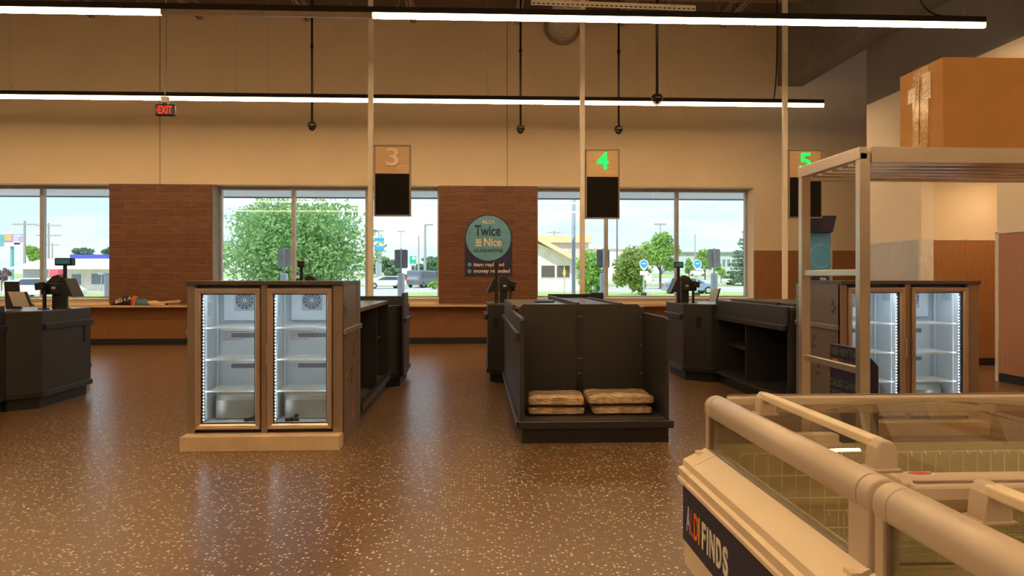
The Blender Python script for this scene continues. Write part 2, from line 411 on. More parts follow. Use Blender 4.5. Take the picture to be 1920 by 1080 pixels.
# ceiling deck with joists and bridging
ceiling = struct('ceiling', box(XL-.2, XE+.2, YB-.2, YW+.55, ZC, ZC+.2), 'deck')
for k in range(-4, 7):
    x = .91+2.29*(k-0) if True else 0
    if x > 6.4 or x < XL: continue
    mb = MB(); mb.box(x-.055, x-.02, YB, YW, 7.02, 7.06); mb.box(x+.02, x+.055, YB, YW, 7.02, 7.06)
    mb.box(x-.055, x+.055, YB, YW, 7.31, ZC-.001)
    y = 8.0
    while y < YW-.5:
        mb.tube((x, y, 7.05), (x, y+.3, 7.32), .012, 5); mb.tube((x, y+.3, 7.32), (x, y+.6, 7.05), .012, 5); y += .6
    struct('joist', mb, 'joist', ceiling)
for y in (13.6, 14.7, 15.4, 16.2, 16.6):
    struct('bridging', MB().box(XL, 1.45, y-.03, y+.03, 7.10, 7.15).box(2.3, 6.72, y-.03, y+.03, 7.10, 7.15), 'joist', ceiling)

# windows
def window(n, xl, xr, mull):
    root = MB()
    fz0, fz1 = ZS, ZT; t = .05
    root.box(xl, xr, YG-.06, YG+.06, fz0, fz0+t); root.box(xl, xr, YG-.06, YG+.06, fz1-.07, fz1)
    root.box(xl, xl+t, YG-.06, YG+.06, fz0+t, fz1-.07); root.box(xr-t, xr, YG-.06, YG+.06, fz0+t, fz1-.07)
    w = struct('window_%d' % n, root, 'window_frame')
    ms = [WX(p, YG) for p in mull]
    for x in ms: struct('mullion', box(x-.04, x+.04, YG-.06, YG+.06, fz0+t, fz1-.07), 'window_frame', w)
    ed = [xl+t]+ms+[xr-t]
    for i in range(len(ed)-1):
        a = ed[i]+(.04 if i else 0); b = ed[i+1]-(.04 if i < len(ed)-2 else 0)
        struct('pane', box(a, b, YG-.004, YG+.004, fz0+t, fz1-.07), 'glass_window', w)
    struct('sill', box(xl, xr, YW-.04, YG-.06, ZS, ZS+.012), 'sill_white', w)
w2R = WX(829, YG)
window(1, w1l, w1r, (-190, -55, 81))
window(2, w2l+.02, w2r, (551, 689))
window(3, w3l, w3r, (1136, 1268))

# counter shelf below the windows
lg = thing('packing_shelf', 'long wood-edged packing shelf running below the front windows', 'shelf', (-4, 16.55, 0))
MB().box(XL+.02, w3r-.05, 16.32, 16.78, .835, .86).build('shelf_top', 'ledge_top', lg)
MB().box(XL+.02, w3r-.05, 16.30, 16.32, .82, .862).build('front_edge', 'ledge_edge', lg, bevel=.004)

# ================================================================== LIGHT ROWS
def light_row(y, x0, x1, label, segs, cords=()):
    r = thing('linear_light', label, 'light', ((x0+x1)/2, y, 4.88), 'rows of linear ceiling lights')
    for a, b, lit in segs:
        box(a, b, y-.035, y+.035, 4.82, 4.895).build('housing', 'housing', r)
        d = MB().prism([(y-.032, 4.82), (y-.032, 4.768), (y-.022, 4.755), (y+.022, 4.755), (y+.032, 4.768), (y+.032, 4.82)], 'x', a+.004, b-.004).build('diffuser', 'tube_lit' if lit else 'tube_off', r)
        if not lit: lab(d, 'unlit diffuser section')
        else:                                        # the strip throws most of its light down
            d.data.materials.append(M['tube_bottom'])
            for p in d.data.polygons:
                if p.normal.z < -.95: p.material_index = 1
        for x in (a+.3, b-.3):
            MB().tube((x, y, 4.88), (x, y, 7.34), .0025, 5).path([(x, y, 4.9), (x+.03, y, 4.93), (x+.04, y, 4.98), (x+.01, y, 5.0)], .004, 5).build('suspension_wire', 'galv', r)
    for pts in cords: MB().path(pts, .012, 8).build('power_cord', 'black_plastic', r)
    return r
X1 = 6.73
xa = WX(302, 9.8); xb = WX(699, 9.8)
def arc(p0, p1, p2, n=10):
    return [tuple(Vector(p0)*(1-t)**2+Vector(p1)*2*t*(1-t)+Vector(p2)*t*t) for t in [i/n for i in range(n+1)]]
light_row(9.8, -13.5, X1, 'nearer long row light high over the checkouts with one unlit section', [(-13.5, -8.8, 1), (-8.8, xa, 1), (xa, xb, 0), (xb, X1-3.9, 1), (X1-3.9, X1, 1)],
          [arc((WX(1720, 9.8), 9.8, 5.35), (WX(1720, 9.8), 9.8, 4.9), (WX(1775, 9.8), 9.8, 4.9))+[(WX(1815, 9.8), 9.8, 4.895)]])
light_row(14.5, -13.5, X1, 'farther long row light crossing in front of the window wall', [(-13.5, -8.9, 1), (-8.9, -4.2, 1), (-4.2, .5, 1), (.5, 3.4, 1), (3.4, X1, 1)],
          [arc((WX(1456, 14.5), 14.5, 7.3), (WX(1460, 14.5), 14.5, 5.4), (WX(1451, 14.5), 14.5, 4.9))])
for y in (5.1, .4, -4.3):
    light_row(y, -13.5, X1, {5.1: 'long row light over the coolers, above the top of the view', .4: 'long row light right above the viewer', -4.3: 'long row light behind the viewer'}[y],
              [(-13.5, -6, 1), (-6, X1-5, 1), (X1-5, X1, 1)])

# ================================================================== LANE SIGNS
def lane_sign(px, Y, txt, lit, sx0, sx1, py0, py1, pyb, label):
    x0 = WX(px-4.5, Y); x1 = x0+.075
    r = thing('lane_sign', label, 'sign', ((x0+x1)/2, Y, 0), 'lane number signs')
    box(x0, x1, Y-.035, Y+.035, 0, 7.33).build('post', 'post', r, bevel=.004)
    a, zt = W(sx0, py0, Y-.06); b, zb = W(sx1, py1, Y-.06); zm = W(sx0, pyb, Y-.06)[1]
    a = max(a, x1+.002); t = .02
    box(a, b, Y-.02, Y+.05, zb, zt).build('back_box', 'sign_frame', r)
    MB().box(a, b, Y-.06, Y-.02, zt-t, zt).box(a, b, Y-.06, Y-.02, zb, zb+t).box(a, a+t, Y-.06, Y-.02, zb+t, zt-t).box(b-t, b, Y-.06, Y-.02, zb+t, zt-t).build('frame', 'sign_frame', r)
    box(a+t, b-t, Y-.045, Y-.02, zm, zt-t).build('number_panel', 'maple', r)
    box(a+t, b-t, Y-.045, Y-.02, zb+t, zm).build('blank_panel', 'sign_black', r)
    w = .19; h = .275; cx = (a+b)/2+.0; cz = (zm+zt)/2+.035
    text(txt, 'number', 'num_green' if lit else 'num_off', r, (cx-w/2, Y-.046, cz-h/2), (1, 0, 0), (0, 0, 1), w, h, .018, .015)
    return r
lane_sign(695, 11.8, '3', 0, 701, 770, 271, 405, 325, 'hanging lane sign with unlit pale number 3 on its post')
lane_sign(1092, 12.2, '4', 1, 1098, 1162, 279, 410, 331, 'hanging lane sign with glowing green number 4 on its post')
lane_sign(1472, 12.5, '5', 1, 1478, 1542, 280, 409, 332, 'hanging lane sign with glowing green number 5 behind the metal rack')

# ================================================================== EXIT SIGN, DOME CAMERAS, DUCT, STRUT
Y = 12.0; ex0, ez1 = W(292, 196, Y); ex1, ez0 = W(329, 218, Y)
r = thing('exit_sign', 'black box sign with red glowing EXIT letters hanging from a conduit', 'sign', ((ex0+ex1)/2, Y, ez0))
box(ex0, ex1, Y-.04, Y+.04, ez0, ez1).build('case', 'black_plastic', r, bevel=.02, seg=3)
text('EXIT', 'letters', 'exit_red', r, (ex0+.055, Y-.044, ez0+.03), (1, 0, 0), (0, 0, 1), (ex1-ex0)-.09, (ez1-ez0)-.055, .004, .02)
text('<', 'arrow', 'exit_red', r, (ex0+.02, Y-.044, ez0+.07), (1, 0, 0), (0, 0, 1), .025, .045, .004, .0)
cx = (ex0+ex1)/2
box(cx-.055, cx+.045, Y-.04, Y+.04, ez1+.03, ez1+.12).build('junction_box', 'post', r)
box(cx-.04, cx+.04, Y-.03, Y+.03, ez1, ez1+.03).build('canopy_plate', 'black_plastic', r)
MB().path([(cx-.01, Y, ez1+.12), (cx-.01, Y, ez1+.35), (cx+.01, Y, ez1+.6), (cx, Y, 7.34)], .009).build('conduit', 'galv', r)
def dome(px, py, Y, label, ptop=None):
    x, z = W(px, py, Y)
    r = thing('dome_camera', label, 'camera', (x, Y, z-.09), 'dome security cameras on drop rods')
    MB().tube((x, Y, z+.05), (x, Y, 7.33), .022).build('drop_rod', 'black_plastic', r, smooth=True)
    MB().tube((x, Y, z+1.55), (x, Y, z+1.62), .034).build('coupling', 'black_plastic', r, smooth=True)
    MB().lathe([(.02, .10), (.075, .07), (.09, .02), (.085, -.005), (.07, -.01)], (x, Y, z), 20).build('housing', 'black_plastic', r, smooth=True)
    MB().lathe([(.072, -.005), (.068, -.035), (.045, -.07), (.012, -.088)], (x, Y, z), 20).build('dome', 'glass_dark', r, smooth=True)
    MB().lathe([(.028, -.01), (.03, -.04), (.02, -.055)], (x, Y, z), 12).build('lens', 'grille_grey', r, smooth=True)
dome(585, 237, 15.3, 'black dome camera on the leftmost drop rod, left of lane sign 3')
dome(976, 243, 15.3, 'black dome camera on a drop rod above the round guarantee poster')
dome(1160, 244, 15.3, 'black dome camera on a drop rod above lane sign 4')
dome(1232, 187, 11.6, 'nearer black dome camera hanging in front of the farther light row')
dx = WX(1054, YW); dz = 6.98
r = thing('air_duct', 'round spiral duct running under the roof to the window wall', 'duct', (dx, 15, 6.6))
MB().lathe([(.33, 0), (.33, 4.4)], (dx, 12.35, dz), 40, 'y').build('pipe', 'duct', r, smooth=True)
mb = MB()
for k in range(22):
    y = 12.45+k*.2; mb.lathe([(.333, 0), (.337, .01), (.333, .02)], (dx, y, dz), 40, 'y')
mb.build('seam', 'joist', r)
MB().lathe([(.33, 0), (.41, 0), (.41, .05), (.33, .05)], (dx, YW-.06, dz), 40, 'y').build('wall_collar', 'sign_frame', r)
Y = 11.2; x0, z0 = W(996, 4, Y); x1, z1 = W(1304, 12, Y)
r = thing('cable_channel', 'pale perforated metal channel hanging level under the roof near lane sign 4', 'channel', ((x0+x1)/2, Y, z0-.05))
MB().prism([(x0, z0-.035), (x1, z0-.035-.05), (x1, z0+.035-.05), (x0, z0+.035)], 'y', Y-.02, Y+.02).build('channel', 'post', r)
mb = MB()
n = 34
for k in range(n):
    t = (k+.5)/n; x = x0+(x1-x0)*t; z = z0-.02-.05*t; mb.box(x-.02, x+.02, Y-.024, Y-.02, z-.008, z+.008)
mb.build('slots', 'vent_black', r)
MB().tube((x0+.5, Y, z0), (x0+.5, Y, 7.34), .004).tube((x1-.4, Y, z0-.05), (x1-.4, Y, 7.34), .004).build('hanger_wire', 'galv', r)

# ================================================================== PILLAR POSTER
Y = YW-.045
def R2(px, py): x, z = W(px, py, Y); return x, z
r = thing('wall_poster', 'arched navy and teal Twice as Nice guarantee poster on the wood-tiled pillar', 'poster', (R2(916, 519)[0], Y, R2(916, 519)[1]))
xl, zb = R2(871.5, 518.5); xr_, _ = R2(960, 518.5); cxp, czp = R2(915.7, 446.5); rad = (xr_-xl)/2
pts = [(xl, zb), (xr_, zb)]+[((xl+xr_)/2+rad*math.cos(a), czp+rad*math.sin(a)) for a in [math.pi*i/36 for i in range(37)]]
MB().prism(pts, 'y', Y, Y+.012).build('board', 'dark_navy', r)
pts = [((xl+xr_)/2+rad*.955*math.cos(a), czp+rad*.955*math.sin(a)) for a in [2*math.pi*i/64 for i in range(64)]]
MB().prism(pts, 'y', Y-.002, Y).build('disc', 'teal', r)
def pt(s, m, a, b, c, d, bold=.02, nm='lettering'):
    x0, z1 = W(a, b, Y); x1, z0 = W(c, d, Y)
    return text(s, nm, m, r, (x0, Y-.003, z0), (1, 0, 0), (0, 0, 1), x1-x0, z1-z0, .002, bold)
pt('ALDI', 'cream_print', 903, 412.5, 926.3, 419.6, .012)
pt('Twice', 'ink', 889.8, 422.3, 938.7, 442.7, .022)
pt('as', 'cream_print', 892, 447.8, 902.6, 456.4, .02)
a, b = W(892, 458.6, Y); c, d = W(903.3, 461.2, Y); box(a, c, Y-.003, Y-.001, d, b).build('underline', 'cream_print', r)
pt('Nice', 'cream_print', 907.5, 446, 940.3, 462, .022)
pt('GUARANTEE', 'ink', 888, 466.8, 943, 473, .02)
pt('item replaced', 'cream_print', 888.3, 492.5, 945, 501.5, .025)
pt('money refunded', 'cream_print', 888.3, 504.2, 956, 513.5, .025)
for py in (496, 508.3):
    x, z = W(880.3, py, Y); q = .043
    MB().prism([(x+q*math.cos(a), z+q*math.sin(a)) for a in [2*math.pi*i/24 for i in range(24)]], 'y', Y-.002, Y).build('tick_disc', 'teal', r)
    MB().prism([(x-.022, z+.004), (x-.006, z-.016), (x+.03, z+.032), (x+.022, z+.036), (x-.006, z), (x-.016, z+.012)], 'y', Y-.004, Y-.002).build('tick', 'ink', r)

# ================================================================== COOLERS
def cooler_bay(root, a, b, yf, s):
    """one glass-door fridge: a..b outer x, s=+1 handle at right edge"""
    z0, z1 = .155, 1.355; fw = .045; yd = yf-.005; yk = yf+.52
    # liner
    mb = MB(); i0, i1 = a+.02, b-.02
    mb.quad((i0, yf+.05, z0+.03), (i0, yk, z0+.03), (i0, yk, z1), (i0, yf+.05, z1))
    mb.quad((i1, yf+.05, z0+.03), (i1, yk, z0+.03), (i1, yk, z1), (i1, yf+.05, z1))
    mb.quad((i0, yk, z0+.03), (i1, yk, z0+.03), (i1, yk, z1), (i0, yk, z1))
    mb.quad((i0, yf+.05, z0+.03), (i1, yf+.05, z0+.03), (i1, yk, z0+.03), (i0, yk, z0+.03))
    mb.quad((i0, yf+.05, z1), (i1, yf+.05, z1), (i1, yk, z1), (i0, yk, z1))
    ln = mb.build('liner', 'liner', root, recalc=False)
    c = (a+b)/2
    # duct cover with fan and vents on the rear wall
    box(i0+.06, i1-.06, yk-.05, yk-.002, z1-.30, z1-.01).build('fan_cover', 'liner', ln, bevel=.006)
    yk2 = yk-.052; zc = z1-.115; R = .085
    box(c-R*1.1, c+R*1.1, yk2-.006, yk2, zc-R*1.1, zc+R*1.1).build('grille_plate', 'grille_grey', ln, bevel=.003)
    mb = MB().lathe([(R*.95, 0), (R*.95, .004)], (c, yk2-.011, zc), 32, 'y'); mb.build('fan_opening', 'vent_black', ln)
    mb = MB()
    for rr in (.2, .36, .52, .68, .84, 1.0):
        mb.add(*ring(c, zc, R*rr, R*(rr-.04), yk2-.017, yk2-.011))
    for k in range(6):
        an = math.pi*k/6; ca, sa = math.cos(an), math.sin(an)
        mb.tube((c-R*ca, yk2-.014, zc-R*sa), (c+R*ca, yk2-.014, zc+R*sa), .0022, 4)
    mb.build('fan_grille', 'liner', ln)
    for zz in (.915, .635):
        mb = MB()
        for k in range(19):
            x = c-.135+k*.015; mb.box(x, x+.007, yk-.004, yk-.001, zz-.02, zz+.02)
        mb.build('vent_slots', 'vent_black', ln)
    mb = MB()
    for k, ww in enumerate((.16, .0, .24, .26, .22, .25, .18)):
        if ww: mb.box(i0+.035, i0+.035+ww, yk-.003, yk-.001, .985-k*.018, .99-k*.018)
    mb.build('printed_notice', 'red_print', ln)
    box(i0+.001, i0+.004, yf+.22, yf+.30, z1-.25, z1-.13).build('rating_label', 'grille_grey', ln)
    box(i1-.004, i1-.001, yf+.20, yf+.34, z1-.13, z1-.06).build('rating_label', 'grille_grey', ln)
    # compressor hump at the bottom
    pr = [(yk-.001, z0+.035), (yk-.24, z0+.035), (yk-.24, z0+.20), (yk-.215, z0+.245), (yk-.17, z0+.265), (yk-.001, z0+.265)]
    MB().prism(pr, 'x', i0+.05, i1-.05).build('compressor_cover', 'hump', ln, bevel=.008)
    # shelves
    for zz in (1.01, .735, .462):
        mb = MB()
        mb.box(i0+.025, i1-.025, yf+.085, yf+.10, zz-.006, zz+.008)
        mb.box(i0+.025, i1-.025, yk-.075, yk-.07, zz-.004, zz+.004)
        n = 18
        for k in range(n+1):
            x = i0+.03+(i1-i0-.06)*k/n; mb.tube((x, yf+.09, zz), (x, yk-.07, zz), .0026, 5)
        for k in range(1, 5): mb.tube((i0+.03, yf+.09+k*.07, zz-.004), (i1-.03, yf+.09+k*.07, zz-.004), .003, 5)
        mb.build('wire_shelf', 'shelf_white', ln)
    for x in (i0+.012, i1-.012):
        mb = MB()
        for yy in (yf+.16, yk-.07): mb.box(x-.008, x+.008, yy-.008, yy+.008, z0+.06, z1-.06)
        mb.build('shelf_track', 'liner', ln)
    # LED strips just inside the front edges
    for sd, x in ((1, i0+.004), (-1, i1-.004)):
        st = box(min(x, x+sd*.022), max(x, x+sd*.022), yf+.02, yf+.045, z0+.05, z1-.02).build('light_strip', 'gasket', ln)
        mb = MB(); xx = x+sd*.024; n = 38
        for k in range(n):
            z = z0+.07+(z1-z0-.16)*k/(n-1)
            mb.quad((xx-.006*sd, yf+.047, z-.004), (xx+.004*sd, yf+.041, z-.004), (xx+.004*sd, yf+.041, z+.004), (xx-.006*sd, yf+.047, z+.004))
        mb.build('light_dots', 'led', st, recalc=False)
    box(c-.2, c+.2, yf+.06, yf+.09, z1-.012, z1-.004).build('added_light_bar', 'led_added', ln)  # added lamp, hidden by the door frame, to brighten the bay
    # door
    mb = MB()
    def prof(o, y):  # rectangle inset by o
        return [(a+o, y, z0+o), (b-o, y, z0+o), (b-o, y, z1-o), (a+o, y, z1-o)]
    rings = [prof(0, yf+.015), prof(0, yf-.03), prof(.004, yf-.036), prof(.016, yf-.036), prof(.020, yf-.030), prof(.030, yf-.030), prof(fw, yf-.016), prof(fw, yf+.015)]
    vs = [p for q in rings for p in q]; fs = []
    for k in range(len(rings)):
        k2 = (k+1) % len(rings)
        for i in range(4): fs.append((k*4+i, k*4+(i+1) % 4, k2*4+(i+1) % 4, k2*4+i))
    dr = mb.add(vs, fs).build('door', 'bronze', root)
    box(a+fw, b-fw, yf-.012, yf-.006, z0+fw, z1-fw).build('glass_pane', 'glass_door', dr)
    mb = MB()
    g = .008; q0, q1, r0, r1 = a+fw, b-fw, z0+fw, z1-fw
    for bb in ((q0, q0+g, r0, r1), (q1-g, q1, r0, r1), (q0+g, q1-g, r0, r0+g), (q0+g, q1-g, r1-g, r1)): mb.box(bb[0], bb[1], yf-.005, yf+.012, bb[2], bb[3])
    mb.build('gasket', 'gasket', dr)
    hx = (b-.004) if s > 0 else (a+.004)
    MB().box(hx-.008, hx+.008, yf-.062, yf-.05, .70, .885).box(hx-.008, hx+.008, yf-.05, yf-.036, .70, .72).box(hx-.008, hx+.008, yf-.05, yf-.036, .865, .885).build('handle', 'bronze', dr, bevel=.003)
def ring(cx, cz, ro, ri, y0, y1, n=32):
    vs = []; fs = []
    for i in range(n):
        a = 2*math.pi*i/n; ca, sa = math.cos(a), math.sin(a)
        vs += [(cx+ro*ca, y0, cz+ro*sa), (cx+ri*ca, y0, cz+ri*sa), (cx+ro*ca, y1, cz+ro*sa), (cx+ri*ca, y1, cz+ri*sa)]
    for i in range(n):
        j = (i+1) % n
        fs += [(4*i, 4*j, 4*j+1, 4*i+1), (4*i, 4*i+2, 4*j+2, 4*j), (4*i+1, 4*j+1, 4*j+3, 4*i+3)]
    return vs, fs
def cooler(x0, x1, yf, label, left_side):
    yb = yf+.96
    r = thing('glass_door_cooler', label, 'cooler', ((x0+x1)/2, yf+.4, 0), 'double glass-door coolers at lane ends')
    MB().box(x0-.005, x1+.0, yf-.17, yf+.02, 0, .122).build('plinth', 'plinth', r, bevel=.003)
    box(x0, x1+.002, yf+.02, yb, 0, .12).build('rear_plinth', 'cooler_side', r)
    box(x0-.005, x1+.005, yf-.035, yb, 1.385, 1.418).build('top_panel', 'cooler_top', r, bevel=.002)
    box(x0, x0+.02, yf+.0, yb, .122, 1.385).build('side_panel', 'cooler_side', r)
    box(x1-.02, x1, yf+.0, yb, .122, 1.385).build('side_panel', 'cooler_side', r)
    box(x0+.02, x1-.02, yb-.02, yb, .122, 1.385).build('back_panel', 'cooler_side', r)
    wd = .545; a0 = x0+.068; m0 = a0+wd; m1 = m0+.062
    for u, v in ((x0, a0-.006), (m0+.006, m1-.006), (m1+wd+.006, x1)):
        box(u, v, yf-.012, yf+.03, .122, 1.385).build('front_column', 'bronze_dark', r, bevel=.002)
    MB().box(a0-.006, m0+.006, yf+.03, yf+.05, 1.355, 1.385).box(m1-.006, m1+wd+.006, yf+.03, yf+.05, 1.355, 1.385).build('header', 'gasket', r)
    MB().box(x0+.03, x1-.03, yf+.03, yf+.6, .125, .184).build('floor_pan', 'gasket', r)
    cooler_bay(r, a0, m0, yf, 1); cooler_bay(r, m1, m1+wd, yf, -1)
    # side bumper, perforated strip and stickers
    for sd, xx in ((-1, x0), (1, x1)):
        p0, p1 = (xx-.022, xx) if sd < 0 else (xx, xx+.022)
        box(p0, p1, yf+.01, yb, .955, 1.0).build('bumper_rail', 'steel_rail', r, bevel=.004)
        q0, q1 = (xx-.004, xx) if sd < 0 else (xx, xx+.004)
        st = box(q0, q1, yb-.21, yb, .13, 1.38).build('perforated_strip', 'perf_steel' if sd < 0 else 'cooler_side', r)
        if sd < 0:
            mb = MB()
            for i in range(48):
                for j in range(6):
                    y = yb-.19+j*.031+(.015 if i % 2 else 0); z = .15+i*.0255
                    mb.box(q0-.001, q0, y-.0045, y+.0045, z-.008, z+.008)
            mb.build('perforations', 'vent_black', st)
        rnd = random.Random(3 if sd > 0 else 5)
        for k, (yy, zz, sm) in enumerate(((.12, 1.17, 'dark_sticker'), (.56, .80, 'dark_sticker'), (.72, .74, 'orange_sticker'), (.18, .52, 'amber_sticker'), (.45, .56, 'dark_sticker'), (.50, .22, 'orange_sticker'))):
            hw, hh = .035, .065; y = yf+yy; mb = MB()
            for j in range(7):
                u, w_ = rnd.uniform(-hw, hw), rnd.uniform(-hh, hh)
                e0, e1 = (xx-.002-.0003*j, xx) if sd < 0 else (xx, xx+.002+.0003*j)
                mb.box(e0, e1, y+u-.012, y+u+.012, zz+w_-.018, zz+w_+.018)
            mb.build('sticker', sm, r)
    return r
cooler(-2.455, -1.145, 6.62, 'glass-door cooler of two bays standing at the end of the left checkout lane', 0)
cooler(3.385, 4.715, 6.96, 'glass-door cooler of two bays behind the metal rack at right', 1)
def clips(x, y, label):
    r = MB(); r.lathe([(.02, 0), (.02, .05)], (x, y, .20), 12, 'y').box(x-.055, x-.02, y-.01, y+.02, .187, .215)
    r.lathe([(.016, 0), (.016, .04)], (x+.035, y+.01, .23), 12, 'y').box(x+.02, x+.06, y, y+.03, .187, .21)
    tag(r.build('shelf_clips', 'black_plastic', bevel=.002), label, 'clips')
clips(-1.98, 6.80, 'small black clips lying on the floor of the left cooler bay')
clips(-1.62, 6.78, 'small black clips lying on the floor of the second cooler bay')

# ================================================================== CHECKOUT LANES
def offs(pts, d):
    n = len(pts); A = sum(pts[i][0]*pts[(i+1) % n][1]-pts[(i+1) % n][0]*pts[i][1] for i in range(n)); sg = 1 if A > 0 else -1
    out = []
    for i in range(n):
        p0, p1, p2 = Vector(pts[i-1]), Vector(pts[i]), Vector(pts[(i+1) % n])
        e1 = (p1-p0).normalized(); e2 = (p2-p1).normalized()
        n1 = Vector((e1.y, -e1.x))*sg; n2 = Vector((e2.y, -e2.x))*sg
        m = (n1+n2); m = m/max(m.dot(n1), .3)
        out.append(tuple(p1+m*d))
    return out
def station(root, poly, ztop=1.06, top=True):
    MB().prism(offs(poly, -.035), 'z', 0, .13).build('kick_plate', 'base_black', root)
    MB().prism(poly, 'z', .13, ztop).build('cabinet', 'laminate', root)
    MB().prism(offs(poly, .018), 'z', .125, .19).build('base_ledge', 'laminate_edge', root, bevel=.006)
    if top: MB().prism(offs(poly, .004), 'z', ztop, ztop+.018).build('worktop', 'worktop', root)
def trim(root, p, q, z0=.87, z1=.935, t=.035):
    p, q = Vector(p), Vector(q); d = (q-p).normalized(); nn = Vector((-d.y, d.x))
    pts = [tuple(p), tuple(q), tuple(q+nn*t), tuple(p+nn*t)]
    MB().prism(pts, 'z', z0, z1).build('bumper_trim', 'laminate_edge', root, bevel=.006)
def outlet(root, p, z=.80):
    box(p[0]-.006, p[0]+.006, p[1]-.05, p[1]+.05, z-.06, z+.06).build('socket_box', 'black_plastic', root, bevel=.003)

# lane 1 : far left, station nearest to us
r = thing('checkout_counter', 'dark checkout counter at the left edge with a chamfered register station', 'counter', (-5.6, 7.5, 0), 'dark checkout lane counters')
P1 = [(-6.2, 8.44), (-5.05, 8.44), (-4.80, 8.67), (-4.80, 9.74), (-6.2, 9.74)]
station(r, P1)
trim(r, (-4.80, 9.76), (-4.80, 8.69)); 
box(-4.799, -4.79, 9.57, 9.64, .66, .86).build('socket_box', 'black_plastic', r)
MB().box(-6.2, -5.06, 4.6, 8.44, .13, 1.14).build('lane_body', 'laminate', r)
MB().box(-6.17, -5.10, 4.6, 8.44, 0, .13).build('kick_plate', 'base_black', r)
MB().box(-6.22, -5.03, 4.6, 8.42, .125, .19).build('base_ledge', 'laminate_edge', r, bevel=.006)
trim(r, (-5.06, 8.44), (-5.06, 4.6))
# lane 2 : cooler lane
r = thing('checkout_counter', 'dark checkout counter with open cubbies behind the left double cooler', 'counter', (-1.8, 9, 0), 'dark checkout lane counters')
xs = -1.15; xf = -2.44
MB().box(xf+.03, xs-.03, 7.60, 10.07, 0, .13).build('kick_plate', 'base_black', r)
MB().box(xf, xs, 7.58, 10.07, .13, .17).build('bottom_shelf', 'laminate_inner', r)
box(xs-.03, xs+.03, 7.58, 10.05, .125, .195).build('base_ledge', 'laminate_edge', r, bevel=.006)
MB().box(xf, xs+.01, 7.58, 10.07, 1.105, 1.15).build('worktop', 'worktop', r, bevel=.004)
MB().box(-1.80, -1.76, 7.58, 10.07, .17, 1.105).box(xf, xf+.03, 7.58, 10.07, .17, 1.105).build('inner_panel', 'laminate_inner', r)
for y in (7.58, 8.94, 10.04): box(-1.76, xs-.005, y, y+.03, .17, 1.105).build('divider', 'laminate', r)
box(-1.76, xs-.1, 8.97, 10.04, .66, .68).build('cubby_shelf', 'laminate_inner', r)
P2 = [(-2.62, 10.08), (-1.15, 10.08), (-.985, 10.24), (-.985, 11.30), (-2.62, 11.30)]
station(r, P2)
box(-2.44, -.99, 10.17, 10.20, 1.08, 1.20).build('guard_panel', 'laminate', r)
MB().prism([(10.15, .13), (10.78, .13), (10.78, 1.19), (10.73, 1.24), (10.15, 1.24)], 'x', -.985, -.955).build('end_panel', 'laminate', r, bevel=.004)
trim(r, (-.955, 10.80), (-.955, 10.13), .85, .91)
# lane 3 : bag shelf lane
r = thing('checkout_counter', 'dark checkout counter with an open bag shelf facing the viewer', 'counter', (1.04, 8.5, 0), 'dark checkout lane counters')
xa3, xb3 = .39, 1.70; yf = 6.66; yk = 7.60
MB().box(xa3+.01, xb3-.01, yf-.02, 10.34, 0, .13).build('kick_plate', 'base_black', r)
MB().box(xa3-.02, xb3+.03, yf-.06, yf+.02, .13, .195).build('base_ledge', 'laminate_edge', r, bevel=.006)
MB().box(xa3, xb3, yf-.02, yk, .165, .20).build('bag_shelf', 'laminate_inner', r)
pts = [(xa3+.03, .2), (xb3-.03, .2), (xb3-.03, 1.13), (xb3-.08, 1.18), (xa3+.08, 1.18), (xa3+.03, 1.13)]
MB().prism(pts, 'y', yk, yk+.035).build('back_panel', 'laminate_inner', r)
MB().prism([(yf, .2), (yk+.03, .2), (yk+.03, 1.095), (yf+.02, 1.095), (yf, 1.075)], 'x', xb3-.03, xb3).build('side_wing', 'laminate', r, bevel=.003)
MB().prism([(yf, .13), (10.34, .13), (10.34, 1.155), (8.2, 1.155), (8.15, 1.095), (yf+.02, 1.095), (yf, 1.075)], 'x', xa3-.01, xa3+.03).build('side_wing', 'laminate', r, bevel=.003)
MB().box(xb3-.03, xb3, yk+.035, 10.34, .13, 1.15).build('side_panel', 'laminate', r)
MB().box(xa3+.03, xb3-.03, yk+.035, 10.34, 1.12, 1.15).build('worktop', 'worktop', r)
trim(r, (xa3-.01, yf), (xa3-.01, yf+.62), .905, .965, .035); trim(r, (xa3-.01, yf+.64), (xa3-.01, 10.2), .905, .965, .035)
trim(r, (xa3-.01, yf), (xa3-.01, 10.3), .13, .19, .03)
# shelf standards and screws
cx = WX(1087, yk)
mb = MB()
for sx_ in (cx-.022, cx+.022): mb.box(sx_-.012, sx_+.012, yk-.008, yk, .22, 1.12)
st = mb.build('shelf_standard', 'laminate_edge', r)
mb = MB()
for k in range(34):
    z = .25+k*.025
    for sx_ in (cx-.022, cx+.022): mb.box(sx_-.003, sx_+.003, yk-.0095, yk-.008, z-.006, z+.006)
mb.build('slots', 'base_black', st)
def screw(px, py, y):
    x, z = W(px, py, y); MB().lathe([(.007, -.004), (.007, 0)], (x, y, z), 10, 'y').build('screw_head', 'steel_rail', r)
for px in (1085, 1090):
    for py in (593.5, 671.5, 699.5): screw(px, py, yk-.008)
for py in (595, 647.5, 700): screw(1202, py, yk)
for z in (1.06, .76, .47): box(xb3-.034, xb3-.03, 7.344, 7.356, z-.006, z+.006).build('screw_head', 'steel_rail', r)
P3 = [(.16, 10.62), (.39, 10.36), (1.70, 10.36), (1.70, 11.75), (.16, 11.75)]
station(r, P3)
trim(r, (.16, 10.62), (.16, 11.75), .86, .93, .045)
box(.23, .30, 10.47, 10.50, .76, .90).build('socket_box', 'black_plastic', r)
